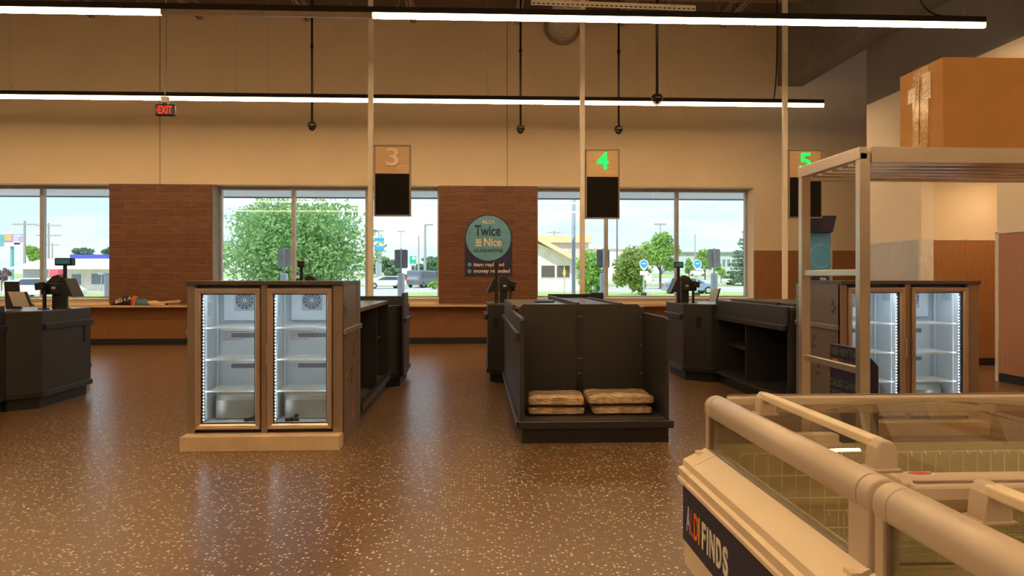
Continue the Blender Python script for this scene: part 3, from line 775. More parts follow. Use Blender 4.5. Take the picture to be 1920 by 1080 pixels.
MB().box(1.03, 1.06, 7.8, 10.9, 1.15, 1.19).box(1.50, 1.53, 7.9, 10.3, 1.15, 1.18).box(1.03, 1.82, 10.9, 10.93, 1.08, 1.21).build('belt_rail', 'laminate_edge', r)
box(1.06, 1.50, 7.85, 10.85, 1.15, 1.16).build('conveyor_belt', 'black_plastic', r)
box(1.62, 1.80, 10.7, 10.85, 1.08, 1.235).build('end_stop', 'black_plastic', r, bevel=.02)
MB().box(.72, .95, 9.2, 9.5, 1.15, 1.17).box(.70, .92, 9.0, 9.15, 1.15, 1.165).build('scanner_plate', 'black_plastic', r)
# lane 4 : right
r = thing('checkout_counter', 'dark checkout counter with open shelves left of the right double cooler', 'counter', (3.9, 9.3, 0), 'dark checkout lane counters')
x4 = 3.30
MB().box(x4+.05, 4.65, 7.97, 10.38, 0, .125).build('kick_plate', 'base_black', r)
MB().box(x4+.0, 4.65, 7.97, 10.38, .125, .17).build('bottom_shelf', 'laminate', r, bevel=.004)
MB().box(x4, x4+.03, 7.97, 10.38, .93, 1.135).build('fascia', 'laminate', r)
trim(r, (x4, 7.97), (x4, 10.33), .875, .935, .035)
MB().box(x4+.03, 4.65, 7.97, 10.38, 1.10, 1.13).build('worktop', 'worktop', r)
MB().box(3.95, 3.98, 7.97, 10.38, .17, 1.10).box(4.62, 4.65, 7.97, 10.38, .17, 1.10).build('inner_panel', 'laminate_inner', r)
for y in (7.97, 9.25, 10.35): box(x4+.02, 3.95, y, y+.03, .17, 1.10).build('divider', 'laminate', r)
MB().prism([(10.34, .50), (10.34, .56), (9.29, .56), (9.29, .50)], 'x', x4+.18, 3.95).build('cubby_shelf', 'laminate', r, bevel=.01)
P4 = [(2.925, 10.66), (3.24, 10.38), (4.65, 10.38), (4.65, 11.62), (2.925, 11.62)]
station(r, P4)
trim(r, (2.925, 10.68), (2.925, 11.6), .86, .93, .045)
box(3.06, 3.13, 10.48, 10.52, .74, .90).build('socket_box', 'black_plastic', r)
MB().box(3.45, 3.48, 8.6, 10.2, 1.13, 1.16).box(4.3, 4.33, 8.2, 10.2, 1.13, 1.16).build('belt_rail', 'laminate_edge', r)
box(3.48, 4.3, 8.2, 10.2, 1.13, 1.155).build('conveyor_belt', 'black_plastic', r)
box(4.0, 4.6, 8.3, 9.3, 1.155, 1.215).build('belt_cover', 'black_gloss', r, bevel=.01)

# plastic-wrapped bundles of paper bags on the bag shelf
def bundle(x0, x1, y0, y1, z0, z1, seed, label, rz=0):
    rnd = random.Random(seed); nx, ny, nz_ = 22, 12, 5
    bm = bmesh.new(); bmesh.ops.create_cube(bm, size=1)
    bmesh.ops.subdivide_edges(bm, edges=bm.edges, cuts=7, use_grid_fill=True)
    hx, hy, hz = (x1-x0)/2, (y1-y0)/2, (z1-z0)/2
    ph = [rnd.uniform(0, 6) for _ in range(6)]
    for v in bm.verts:
        x, y, z = v.co*2
        k = (abs(x)**8+abs(y)**8+abs(z)**4)**.125
        e = max(abs(x), abs(y)); pin = 1-.30*max(0, (e-.8)/.2)
        wz = .10*math.sin(3*x+ph[0])*math.cos(2*y+ph[1])+.07*math.sin(9*x+ph[2])+.05*math.sin(13*y+ph[3])
        wx = .02*math.sin(9*y+ph[4])+.015*math.sin(11*z+ph[5]+5*y)
        if z < -.9: wz = abs(wz)*.3*(e > .7)
        v.co = ((x0+x1)/2+hx*(x*(1-.03*abs(z))+wx), (y0+y1)/2+hy*(y+.02*math.sin(7*x+ph[1])), (z0+z1)/2+hz*(z*pin+wz))
    zm = min(v.co.z for v in bm.verts)
    for v in bm.verts: v.co.z += z0-zm
    me = bpy.data.meshes.new('bag_bundle')
    c = Vector(((x0+x1)/2, (y0+y1)/2, z0))
    for v in bm.verts: v.co -= c
    bm.to_mesh(me); bm.free(); me.materials.append(M['kraft_wrap'])
    for p in me.polygons: p.use_smooth = True
    o = bpy.data.objects.new('bag_bundle', me); COL.objects.link(o); o.location = c; o.rotation_euler.z = rz
    m = o.modifiers.new('s', 'SUBSURF'); m.levels = 1; m.render_levels = 1
    tag(o, label, 'bag bundle', 'plastic wrapped paper bag bundles')
bundle(.465, .985, 6.86, 7.26, .200, .278, 1, 'lower wrapped brown bag bundle of the left stack on the bag shelf', -.02)
bundle(.475, .985, 6.84, 7.24, .285, .385, 2, 'upper wrapped brown bag bundle of the left stack on the bag shelf', -.05)
bundle(1.05, 1.60, 6.86, 7.27, .200, .285, 3, 'lower wrapped brown bag bundle of the right stack on the bag shelf', .02)
bundle(1.01, 1.62, 6.84, 7.27, .292, .392, 4, 'upper wrapped brown bag bundle of the right stack on the bag shelf', .01)

# registers
def register(x, y, z, s, label, disp=.16, lit=True):
    r = thing('cash_register', label, 'cash register', (x, y, z), 'cash register sets on the lane stations')
    def bx(a, b, *k):
        a, b = x+s*a, x+s*b
        return MB().box(min(a, b), max(a, b), *k)
    bx(-.04, .04, y-.05, y+.05, z, z+.012).build('foot_plate', 'black_plastic', r)
    MB().box(x-.026, x+.026, y-.022, y+.022, z+.012, z+.30).tube((x, y, z+.30), (x, y, z+.52), .022, 10).build('display_pole', 'black_plastic', r)
    d = box(x-disp/2, x+disp/2, y-.05, y+.05, z+.51, z+.60).build('customer_display', 'black_plastic', r, bevel=.01)
    box(x-disp*.42, x+disp*.42, y-.054, y-.05, z+.53, z+.585).build('display_screen', 'display_teal' if lit else 'black_gloss', d)
    # cashier screen seen edge-on
    def pr(pts): return [(x+s*a, z+b) for a, b in pts]
    MB().prism(pr([(-.045, .36), (-.03, .36), (-.02, .17), (-.145, .14)]), 'y', y-.10, y+.16).build('touch_screen', 'black_plastic', r, bevel=.006)
    MB().prism(pr([(.05, 0), (.16, 0), (.16, .18), (.05, .18)]), 'y', y+.02, y+.12).build('printer_stand', 'black_plastic', r)
    bx(.04, .27, y-.02, y+.16, z+.17, z+.31).build('receipt_printer', 'black_plastic', r, bevel=.012)
    bx(.10, .145, y-.024, y-.02, z+.235, z+.262).build('printer_badge', 'grille_grey', r)
    MB().prism(pr([(.05, .31), (.22, .31), (.15, .385), (.09, .405), (.04, .37)]), 'y', y+.0, y+.14).build('paper_cover', 'black_gloss', r, bevel=.008)
    bx(.185, .215, y-.08, y-.05, z+.012, z+.29).build('terminal_post', 'black_plastic', r)
    bx(.16, .25, y-.11, y-.03, z, z+.012).build('terminal_foot', 'black_plastic', r)
    MB().prism(pr([(.19, .24), (.28, .22), (.29, .30), (.20, .32)]), 'y', y-.12, y-.05).build('card_terminal', 'black_plastic', r, bevel=.008)
register(WX(1272, 11.05), 11.05, 1.078, 1, 'black register with display pole on the right lane station', .13)
register(WX(928, 11.1)+.02, 11.1, 1.078, 1, 'black register with display pole in front of the guarantee poster', .07, False)
register(WX(565, 10.75), 10.75, 1.078, 1, 'black register whose pole shows above the left double cooler', .09, False)
register(WX(122, 9.22), 9.22, 1.078, -1, 'black register with lit display pole on the far left station', .195)
def tilted(px0, px1, py0, py1, Y, m, label, lean):
    x0, z1 = W(px0, py0, Y); x1, z0 = W(px1, py1, Y)
    r = thing('monitor', label, 'monitor', ((x0+x1)/2, Y, z0))
    w = (x1-x0)-abs(lean); l = max(lean, 0); k = max(-lean, 0)
    pts = [(x0+k, z0), (x0+k+w, z0), (x0+l+w, z1), (x0+l, z1)]
    MB().prism(pts, 'y', Y, Y+.02).build('screen', m, r, bevel=.004)
    MB().prism([(x0+k+w, z0), (x0+k+w+.02, z0), (x0+l+w+.02, z1), (x0+l+w, z1)], 'y', Y, Y+.025).build('bezel', 'black_plastic', r)
    box(x0+k+.02, x0+k+w-.02, Y+.02, Y+.12, z0-.0, z0+.02).build('foot', 'black_plastic', r)
tilted(1328, 1349, 541, 564, 10.15, 'screen_pale', 'pale blue tilted screen standing on the right lane counter', .05)
tilted(14, 56, 547, 574.6, 8.35, 'screen_beige', 'beige back of a tilted screen on the far left counter', -.06)
tilted(7, 34, 528, 580, 9.0, 'black_gloss', 'black tilted screen with grey edge behind the beige one', -.02)

# bin beside the left station
r = MB().prism([(-5.78, 10.55), (-5.40, 10.55), (-5.40, 10.9), (-5.78, 10.9)], 'z', 0, .25, [(-5.80, 10.53), (-5.36, 10.53), (-5.36, 10.92), (-5.80, 10.92)])
tag(r.build('waste_bin', 'black_plastic', bevel=.01), 'low black bin on the floor behind the far left station', 'bin')

# folded banner on the packing shelf
r = thing('folded_banner', 'crumpled black and blue cloth banner lying on the packing shelf', 'banner', (-7.2, 16.5, .862))
def heap(px0, px1, py, name, m, seed, y0=16.38, y1=16.68, prof=lambda t: 1):
    x0, z1 = W(px0, py, 16.5); x1 = WX(px1, 16.5); n, k = 18, 8; vs = []; fs = []; rnd = random.Random(seed); ph = rnd.uniform(0, 6)
    for i in range(n+1):
        for j in range(k+1):
            t, u = i/n, j/k
            h = (z1-.862)*prof(t)*math.sin(math.pi*u)**.5*(1+.18*math.sin(9*t+ph+4*u))
            vs.append((x0+(x1-x0)*t, y0+(y1-y0)*u+.02*math.sin(8*t+ph), .8625+max(h, 0)))
    for i in range(n):
        for j in range(k): a = i*(k+1)+j; fs.append((a, a+k+1, a+k+2, a+1))
    fs.append(tuple(i*(k+1) for i in range(n+1))); fs.append(tuple(i*(k+1)+k for i in range(n, -1, -1)))
    return MB().add(vs, fs).build(name, m, r, smooth=True)
h1 = heap(211, 252, 556, 'dark_fold', 'cloth_black', 1, prof=lambda t: min(1, .35+1.2*t))
h2 = heap(250, 256, 557, 'orange_fold', 'orange_paint', 2, prof=lambda t: 1)
h3 = heap(255, 285, 558, 'blue_fold', 'cloth_blue', 3, prof=lambda t: 1-.45*t)
heap(274, 312, 562, 'pale_fold', 'cloth_wood', 4, 16.40, 16.62, prof=lambda t: 1-.6*t)
for py0, py1, px0, px1 in ((568.5, 563, 285, 338), (569, 565, 290, 339), (569.2, 567, 280, 336)):
    a = W(px0, py0, 16.42); b = W(px1, py1, 16.5)
    MB().tube((a[0], 16.42, max(a[1], .875)), (b[0], 16.5, max(b[1], .88)), .011).build('stick', 'cloth_wood', r)
for ch, a, b, c, d, rr in (('I', 217, 563, 220, 569, .2), ('D', 222, 561, 229, 567.5, .15), ('L', 233, 558.5, 237, 564, .1), ('A', 239, 556.8, 246.5, 562.5, .1)):
    x0, z1 = W(a, b, 16.36); x1, z0 = W(c, d, 16.36)
    text(ch, 'lettering', 'cream_print', r, (x0, 16.365, z0), (math.cos(rr), 0, math.sin(rr)), (0, .15, 1), x1-x0, z1-z0, .012, .015)

# ================================================================== BLUE POSTER STAND, TEXT COLUMN
Y = 12.9
x0, z1 = W(1519, 434, Y); x1, zb = W(1557, 525, Y)
r = thing('poster_stand', 'blue poster panel with a black slanted top standing behind the right lane', 'display stand', ((x0+x1)/2, Y, 0))
box(x0, x1, Y, Y+.04, .1, z1).build('panel', 'poster_blue', r)
MB().box(x1, x1+.03, Y-.01, Y+.05, 0, z1+.04).box(x0-.03, x0, Y-.01, Y+.05, 0, z1+.04).build('upright', 'aluminium', r)
MB().box(x0-.2, x1+.2, Y-.2, Y+.25, 0, .04).build('base', 'black_plastic', r)
a = WX(1527, Y); b = WX(1564, Y); c = WX(1557, Y); zt = W(1527, 405, Y)[1]; zm = W(1527, 436, Y)[1]
MB().prism([(x0, zm), (c, zm), (b, zt), (x0-.1, zt)], 'y', Y-.1, Y+.12).build('slanted_top', 'dark_navy', r, bevel=.01)
q = W(1537, 524, Y); rad = .17
MB().prism([(q[0]+rad*math.cos(t), q[1]+rad*.9*math.sin(t)-.03) for t in [2*math.pi*i/30 for i in range(30)]], 'y', Y-.004, Y).build('dark_disc', 'dark_navy', r)
q0 = W(1537, 525, Y); q1 = W(1549.5, 519, Y)
text('time.', 'lettering', 'white_print', r, (q0[0], Y-.006, q0[1]), (1, 0, 0), (0, 0, 1), q1[0]-q0[0], q1[1]-q0[1], .002, .02)
mb = MB(); q = W(1539, 480, Y); mb.add(*ring(q[0], q[1], .20, .193, Y-.004, Y)); q = W(1532, 450, Y); mb.add(*ring(q[0], q[1], .07, .065, Y-.004, Y)); mb.build('line_art', 'pale_blue_print', r)

r = thing('printed_display_box', 'tall navy box printed with rows of grey words beside the right cooler', 'display box', (3.09, 6.28, 0))
MB().prism([(3.02, 0), (3.19, 0), (3.19, .74), (3.06, .885), (3.02, .885)], 'y', 5.91, 6.39).build('carton', 'navy', r, bevel=.003)
mat('word_grey', (.10, .115, .13), .6)
rows = [('FRESH NEW FUN', 'word_grey'), ('FACTORY QUAINT', 'word_grey'), ('CAUSE GAME', 'word_grey'), ('ORGANIC MEAT', 'word_grey')]
for k, (s, m) in enumerate(rows):
    text(s, 'lettering', m, r, (3.018, 6.38, .80-(k+(k > 1))*.088), (0, -1, 0), (0, 0, 1), .46, .062, .002, .02)
mb = MB().box(3.015, 3.018, 6.23, 6.33, .735, .765); mb.build('small_label', 'orange_sticker', r)

# ================================================================== RACK AND CARTON
r = thing('shelving_rack', 'welded aluminium shelving rack holding a carton at the right', 'rack', (2.6, 4.3, 0))
ra, rb, rc, rd, ZR = 1.99, 3.85, 3.87, 4.63, 2.128
for (x, y) in ((ra, rc), (ra, rd-.05), (rb, rc), (rb, rd-.05)):
    box(x, x+.055, y, y+.05, .10, ZR-.03).build('post', 'alu_rack', r, bevel=.003)
    ca = MB().lathe([(.05, -.015), (.05, .015)], (x+.027, y+.025, .05), 16, 'y').build('caster', 'black_plastic', r)
for x in (ra, rb): box(x-.004, x+.04, rc+.0, rd, ZR-.065, ZR).build('side_beam', 'alu_rack', r, bevel=.003)
for y in (rc-.01, rd-.03): box(ra+.058, rb-.004, y, y+.035, ZR-.083, ZR).build('long_beam', 'alu_rack', r, bevel=.003)
for k in range(5):
    y = rc+.09+k*.125; box(ra+.04, rb, y, y+.06, ZR-.075, ZR-.045).build('slat', 'alu_rack', r, bevel=.003)
for z in (1.475, .96, .45):
    for x in (ra, rb): box(x+.012, x+.04, rc+.05, rd-.05, z-.018, z+.018).build('rung', 'alu_rack', r, bevel=.003)
    for y in (rc+.05, rd-.055):
        MB().lathe([(.025, 0), (.018, .006)], (ra+.026, y, z), 12, 'y').build('weld', 'alu_rack', r, smooth=True)
box(ra+.055, rb, rc+.01, rc+.04, .20, .24).build('long_beam', 'alu_rack', r)
box(ra+.055, rb, rd-.04, rd-.01, .20, .24).build('long_beam', 'alu_rack', r)
r = thing('cardboard_box', 'large taped brown cardboard carton on top of the metal rack', 'box', (2.8, 4.2, ZR))
bx0 = 2.452; by0 = 3.90; by1 = 4.31
c = box(bx0, 3.12, by0, by1, ZR+.001, 2.61).build('carton', 'cardboard', r, bevel=.004)
yc_ = (by0+by1)/2
box(bx0-.0015, bx0, yc_-.075, yc_+.075, ZR+.002, 2.60).build('tape', 'tape', c)
box(bx0-.0015, 3.12, yc_-.05, yc_+.05, 2.61, 2.6115).build('tape', 'tape', c)
box(bx0-.0025, bx0-.001, yc_-.10, yc_-.02, 2.42, 2.565).build('glare_patch', 'tape_glare', c)  # pale patches painted in as reflections on the tape
box(bx0-.0025, bx0-.001, yc_+.045, yc_+.12, 2.43, 2.51).build('glare_patch', 'tape_glare', c)
box(bx0-.003, bx0-.0015, yc_+.004, yc_+.007, ZR+.06, 2.56).build('flap_seam', 'bark', c)

# ================================================================== CHEST FREEZERS
def freezer(y0, y1, label):
    xc = 2.20; r = thing('chest_freezer', label, 'freezer', (xc, (y0+y1)/2, 0), 'beige glass-lidded island freezers')
    def mir(p): return 2*xc-p
    # skirt, plinth, liner
    x0, x1 = 1.0, mir(1.0)
    MB().box(x0+.05, x1-.05, y0+.04, y1-.04, 0, .09).build('plinth', 'base_black', r)
    mb = MB(); mb.box(x0, x0+.05, y0, y1, .08, .47); mb.box(x1-.05, x1, y0, y1, .08, .47); mb.box(x0+.05, x1-.05, y0, y0+.05, .08, .62); mb.box(x0+.05, x1-.05, y1-.05, y1, .08, .62); mb.box(x0+.05, x1-.05, y0+.05, y1-.05, .08, .16)
    mb.build('cabinet', 'freezer_ledge', r)
    mb = MB(); a, b, c, d = 1.12, mir(1.12), y0+.07, y1-.06
    mb.quad((a, c, .2), (b, c, .2), (b, d, .2), (a, d, .2)); mb.quad((a, c, .2), (a, d, .2), (a, d, .62), (a, c, .62)); mb.quad((b, c, .2), (b, d, .2), (b, d, .62), (b, c, .62))
    mb.quad((a, c, .2), (b, c, .2), (b, c, .62), (a, c, .62)); mb.quad((a, d, .2), (b, d, .2), (b, d, .66), (a, d, .66))
    mb.build('liner', 'freezer_liner', r, recalc=False)
    prof = [(1.105, .632), (.992, .578), (.990, .548), (.968, .542), (.974, .503), (.964, .497), (.964, .482), (1.0, .468), (1.05, .468), (1.13, .60)]
    for f in (0, 1):
        P = [(mir(p[0]) if f else p[0], p[1]) for p in prof]
        MB().prism(P, 'y', y0+.001, y1-.16).build('side_ledge', 'freezer_ledge', r)
        MB().prism(P, 'y', y1-.156, y1).build('ledge_end_cap', 'freezer_ledge', r)
    # top rails with a rounded section
    def rail(cx): 
        return [(cx-.055, .79), (cx-.06, .81)]+[(cx-.004+.056*math.cos(a), .832+.051*math.sin(a)) for a in [math.pi*(1-i/14) for i in range(15)]]+[(cx+.052, .80), (cx+.03, .79)]
    for cx in (1.155, mir(1.155)):
        MB().prism(rail(cx), 'y', y0+.07, y1-.07).build('side_rail', 'freezer', r, smooth=True, bevel=.003)
        for a_, b_ in ((y0+.004, y0+.067), (y1-.067, y1)):
            MB().prism(rail(cx), 'y', a_, b_).build('rail_corner', 'freezer', r, smooth=True, bevel=.006)
    # end rails
    for yy, s in ((y0+.05, 1), (y1-.05, -1)):
        hw = .046
        if s < 0: yy, hw = y1-.018, .014
        P = [(yy-hw, .79 if s > 0 else .84), (yy-hw, .870), (yy-hw*.6, .88), (yy+hw*.6, .88), (yy+hw, .870), (yy+hw, .79)]
        MB().prism(P, 'x', 1.20, mir(1.20)).build('end_rail', 'freezer', r, bevel=.003)
    box(1.21, mir(1.21), y1-.014, y1-.002, .881, .886).build('seal_strip', 'freezer_dark', r)
    # corner posts and side glass
    for f in (0, 1):
        def X(v): return mir(v) if f else v
        for (a, b) in ((y0+.004, y0+.125), (y1-.05, y1)):
            q = sorted((X(1.10), X(1.15))); box(q[0], q[1], a, b, .60, .80).build('corner_post', 'freezer', r, bevel=.008)
        q = sorted((X(1.107), X(1.113))); box(q[0], q[1], y0+.125, y1-.05, .63, .80).build('side_glass', 'glass_lid', r)
        q = sorted((X(1.100), X(1.120))); box(q[0], q[1], y0+.125, y1-.05, .622, .638).build('glass_channel', 'steel_rail', r)
        box(q[0], q[1], y1-.064, y1-.05, .638, .79).build('glass_channel', 'freezer_dark', r)
    box(1.15, mir(1.15), y1-.018, y1-.012, .62, .80).build('end_glass', 'glass_lid', r)
    box(1.15, mir(1.15), y0+.012, y0+.018, .62, .80).build('end_glass', 'glass_lid', r)
    # arched sliding lids
    def zl(x): return .885-.075*((xc-x)/1.05)**2
    for f in (0, 1):
        def X(v): return mir(v) if f else v
        mb = MB(); n = 16; vs = []; fs = []
        for i in range(n+1):
            x = 1.205+(xc-.01-1.205)*i/n
            for y in (y0+.10, y1-.035): vs.append((X(x), y, zl(x)-.02))
        for i in range(n): fs.append((2*i, 2*i+1, 2*i+3, 2*i+2))
        lid = MB().add(vs, fs).build('glass_lid', 'glass_lid', r, smooth=True)
        h0, h1 = y0+.35, y1-.09; hx = 1.345
        q = sorted((X(hx-.042), X(hx+.042)))
        for yy in (h0, h1-.07):
            z = zl(hx)-.02
            P = [(q[0], z), (q[1], z), (q[1]-.004, z+.07), (q[1]-.02, z+.095), (q[0]+.025, z+.10), (q[0]+.008, z+.075)]
            MB().prism(P, 'y', yy, yy+.07).build('handle_block', 'freezer', lid, bevel=.008, seg=3)
            box(q[0]-.006, q[1]+.006, yy-.008, yy+.078, z-.004, z+.006).build('handle_foot', 'freezer', lid, bevel=.003)
        q = sorted((X(hx-.028), X(hx+.02)))
        box(q[0], q[1], h0+.05, h1-.05, zl(hx)+.045, zl(hx)+.078).build('handle_bar', 'freezer_ledge', lid, bevel=.008, seg=3)
    # wire dividers
    for yy in (y1-.28, y0+.42):
        mb = MB(); a, b = 1.17, mir(1.17)
        for z in (.665, .565, .465, .33, .24): mb.tube((a, yy, z), (b, yy, z), .004, 6)
        k = a
        while k < b: mb.tube((k, yy, .24), (k, yy, .665), .003, 6); mb.path([(k, yy, .665), (k, yy-.02, .675), (k, yy-.035, .66)], .003, 5); k += .064
        mb.build('wire_divider', 'wire', r)
    mb = MB()
    for x in (1.17, mir(1.17)):
        for z in (.61, .50): mb.tube((x, y0+.12, z), (x, y1-.1, z), .0035, 6)
        k = y0+.12
        while k < y1-.1: mb.tube((x, k, .24), (x, k, .61), .003, 6); k += .08
    for k in range(12):
        y = y0+.15+k*(y1-y0-.3)/11; mb.tube((1.17, y, .24), (mir(1.17), y, .24), .003, 5)
    mb.build('wire_basket', 'wire', r)
    # navy fascia panel with lettering
    for f in (0, 1):
        q = sorted(((mir(.9985) if f else .9985), (mir(.99) if f else .99)))
        box(q[0], q[1], y0+.02, y1-.005, .20, .462).build('fascia_panel', 'navy', r)
    yA_ = y1-.075; hh = .118; zz = .262
    for ch, m, w, adv in (('A', 'pale_blue_print', .062, .068), ('L', 'red_paint', .05, .056), ('D', 'orange_paint', .06, .068), ('I', 'yellow_paint', .018, .055)):
        text(ch, 'lettering', m, r, (.9895, yA_, zz), (0, -1, 0), (0, 0, 1), w, hh, .003, .015); yA_ -= adv
    for ch, w in (('F', .052), ('I', .017), ('N', .070), ('D', .064), ('S', .060)):
        text(ch, 'lettering', 'white_print', r, (.9895, yA_, zz), (0, -1, 0), (0, 0, 1), w, hh, .003, .03); yA_ -= w+.020
    # warning sticker
    st = box(1.245, 1.325, y0+.045, y0+.085, .8803, .8813).build('warning_sticker', 'white_print', r, bevel=.0)
    MB().add(*[[(1.285+.036*math.cos(t), y0+.065+.017*math.sin(t), .8818) for t in [2*math.pi*i/20 for i in range(20)]], [tuple(range(20))]]).build('sticker_mark', 'red_paint', st)
    return r
freezer(2.09, 3.62, 'farther beige island freezer with glass lids and a navy side panel')
freezer(.535, 2.065, 'nearest beige island freezer cut off by the bottom right corner')
# loose things inside the far freezer
x = box(1.46, 1.66, 3.39, 3.47, .677, .70); x.box(1.47, 1.65, 3.395, 3.465, .70, .735)
tag(x.build('tray', 'freezer_ledge', bevel=.004), 'small stacked beige trays on the wire divider inside the farther freezer', 'tray')

# ================================================================== OUTDOORS
def gz(Y):
    k = [(0, -.02), (75, -.02), (107, .45), (200, 2.0), (260, 2.6), (600, 3.5)]
    for (a, b), (c, d) in zip(k, k[1:]):
        if Y <= c: return b+(d-b)*(Y-a)/(c-a)
    return 3.5
def strip(name, m, x0, x1, ys, lift=0, label=None, cat=None):
    vs = []; fs = []
    for y in ys: vs += [(x0, y, gz(y)+lift), (x1, y, gz(y)+lift)]
    for i in range(len(ys)-1): fs.append((2*i, 2*i+1, 2*i+3, 2*i+2))
    o = MB().add(vs, fs).build(name, m); o['kind'] = 'structure'; return o
strip('ground', 'asphalt', -400, 400, [17.35, 40, 75, 90, 107, 150, 200, 260, 600])
strip('sidewalk', 'concrete', -60, 60, [17.4, 22.5], .02)
strip('lawn', 'grass', -6.2, 60, [38, 74], .03)
strip('lawn', 'grass', -80, -14, [52, 74], .03)
strip('lawn', 'grass', -150, 150, [97, 107, 112], .03)
strip('lawn', 'grass', -300, 300, [160, 200, 260, 500], .03)
cz = 3.62
can = struct('canopy', box(-30, 30, 17.36, 20.85, cz, cz+.3), 'canopy')
struct('canopy_edge', box(-30, 30, 20.85, 20.95, cz-.03, cz+.4), 'canopy_edge', can)
for px in (1075.5,):
    x = WX(px, 22.0)
    tag(MB().tube((x, 22.0, .02), (x, 22.0, 6.5), .055, 16).build('tall_pole', 'bollard', smooth=True), 'slim pale pole standing outside the left part of the right window', 'pole')
def back_sign(px, pyt, pyb, dark, label):
    Y = 21.6; x, zt = W(px, pyt, Y); zb = W(px, pyb, Y)[1]
    r = thing('parking_sign', label, 'sign', (x, Y, .0), 'sign backs on concrete bollards')
    MB().lathe([(.10, 0), (.10, 1.54), (.07, 1.57)], (x, Y, .0), 20).build('bollard', 'bollard', r, smooth=True)
    MB().tube((x, Y, 1.5), (x, Y, zt+.03), .022).build('pole', 'galv', r, smooth=True)
    w = .185; MB().prism([(x-w, zb+.03), (x-w+.03, zb), (x+w-.03, zb), (x+w, zb+.03), (x+w, zt-.03), (x+w-.03, zt), (x-w+.03, zt), (x-w, zt-.03)], 'y', Y+.024, Y+.030).build('plate', 'sign_back_dark' if dark else 'sign_back', r)
back_sign(533, 466, 501, 0, 'grey sign back on a pale bollard in front of the big tree')
back_sign(752, 468, 503, 1, 'dark grey sign back on a pale bollard left of the tiled poster pillar')
back_sign(1131, 468, 502, 1, 'dark grey sign back on a pale bollard behind lane sign 4')
back_sign(1339, 467, 501, 0, 'grey sign back on a pale bollard at the right end window')
x = WX(203, 21.6)
tag(MB().lathe([(.10, 0), (.10, 1.47), (.07, 1.5)], (x, 21.6, .0), 20).build('bollard', 'bollard', smooth=True), 'pale bollard outside, partly hidden by the left tiled pillar', 'bollard')
def pickup(px, Y, label):
    x, z = W(px, 495, Y)
    r = thing('pickup_sign', label, 'sign', (x, Y, 0), 'round blue pickup signs')
    MB().tube((x, Y, .0), (x, Y, 2.45), .05).build('pole', 'galv', r)
    MB().lathe([(.17, 0), (.17, .55)], (x, Y, 0), 16).build('base', 'tyre', r); MB().lathe([(.175, .2), (.175, .28)], (x, Y, 0), 16).build('reflective_band', 'white_panel', r)
    R = .27; pts = [(x+R*math.cos(a), z+R*math.sin(a)) for a in [math.pi*(-.25+1.5*i/24) for i in range(25)]]+[(x-.08, z-.36), (x+.08, z-.36)]
    MB().prism(pts, 'y', Y-.06, Y-.04).build('sign_plate', 'white_panel', r)
    R = .22; pts = [(x+R*math.cos(a), z+.01+R*math.sin(a)) for a in [math.pi*(-.25+1.5*i/24) for i in range(25)]]+[(x, z-.28)]
    MB().prism(pts, 'y', Y-.075, Y-.06).build('emblem', 'sky_blue_paint', r)
    MB().box(x-.12, x+.12, Y-.08, Y-.075, z-.01, z+.05).build('emblem_bar', 'white_panel', r)
    box(x-.24, x+.24, Y-.06, Y-.04, z-.66, z-.42).build('name_plate', 'white_panel', r)
pickup(1207, 45, 'round blue and white pickup sign in front of the round bush')
pickup(1307, 45, 'round blue and white pickup sign behind the right register')

def vegetation(name, m, cx, cy, z0, blobs, n, size, rnd, parent):
    vs = []; fs = []
    tot = sum(b[3]*b[4]*b[5] for b in blobs)
    for (bx_, by_, bz, rx, ry, rz_) in blobs:
        k = int(n*rx*ry*rz_/tot)+1
        for _ in range(k):
            while True:
                u = Vector((rnd.gauss(0, 1), rnd.gauss(0, 1), rnd.gauss(0, 1)))
                if u.length > .01: break
            u.normalize(); q = rnd.random()**.45
            c = Vector((bx_+u.x*rx*q, by_+u.y*ry*q, bz+u.z*rz_*q))
            a = Vector((rnd.gauss(0, 1), rnd.gauss(0, 1), rnd.gauss(0, 1))).normalized(); b = a.orthogonal().normalized()
            if rnd.random() < .5: b = a.cross(b)
            s = size*rnd.uniform(.6, 1.3); i = len(vs)
            vs += [tuple(c-a*s), tuple(c+b*s*.55), tuple(c+a*s), tuple(c-b*s*.55)]; fs.append((i, i+1, i+2, i+3))
    return MB().add(vs, fs).build(name, m, parent, recalc=False)
def tree(label, px, pyt, pyb, wpx, Y, m, n, size, seed, trunk=True, name='tree', crown0=.25, nb=26, group=None, cat='tree', flat=1):
    rnd = random.Random(seed); x, zt = W(px, pyt, Y); z0 = gz(Y); zb = W(px, pyb, Y)[1]; w = wpx*Y/F/2*1.2
    if not trunk: zb = z0
    r = thing(name, label, cat, (x, Y, z0), group)
    cz_ = (zt+zb)/2; hz = (zt-zb)/2*1.12; blobs = []
    for k in range(nb):
        u = Vector((rnd.gauss(0, 1), rnd.gauss(0, 1), rnd.gauss(0, 1))).normalized()*rnd.random()**.4
        s = rnd.uniform(.24, .42)
        sh = 1-.35*max(0, u.z)*flat
        blobs.append((x+u.x*w*(1-s*.8)*sh, Y+u.y*w*.7*(1-s*.8), cz_+u.z*hz*(1-s*.8), w*s, w*s*.8, hz*s*.85))
    if trunk:
        mb = MB(); th = max(.05, (zt-z0)*.022)
        mb.tube((x, Y, z0-.1), (x, Y, cz_-hz*.3), th, 8, th*.7)
        for k in range(min(9, len(blobs))):
            b = blobs[k]; mb.tube((x, Y, z0+(cz_-z0)*rnd.uniform(.35, .8)), (b[0], b[1], b[2]), th*.45, 6, th*.1)
        mb.build('trunk', 'bark', r)
    vegetation('crown', m, x, Y, z0, blobs, n, size, rnd, r)
    return r
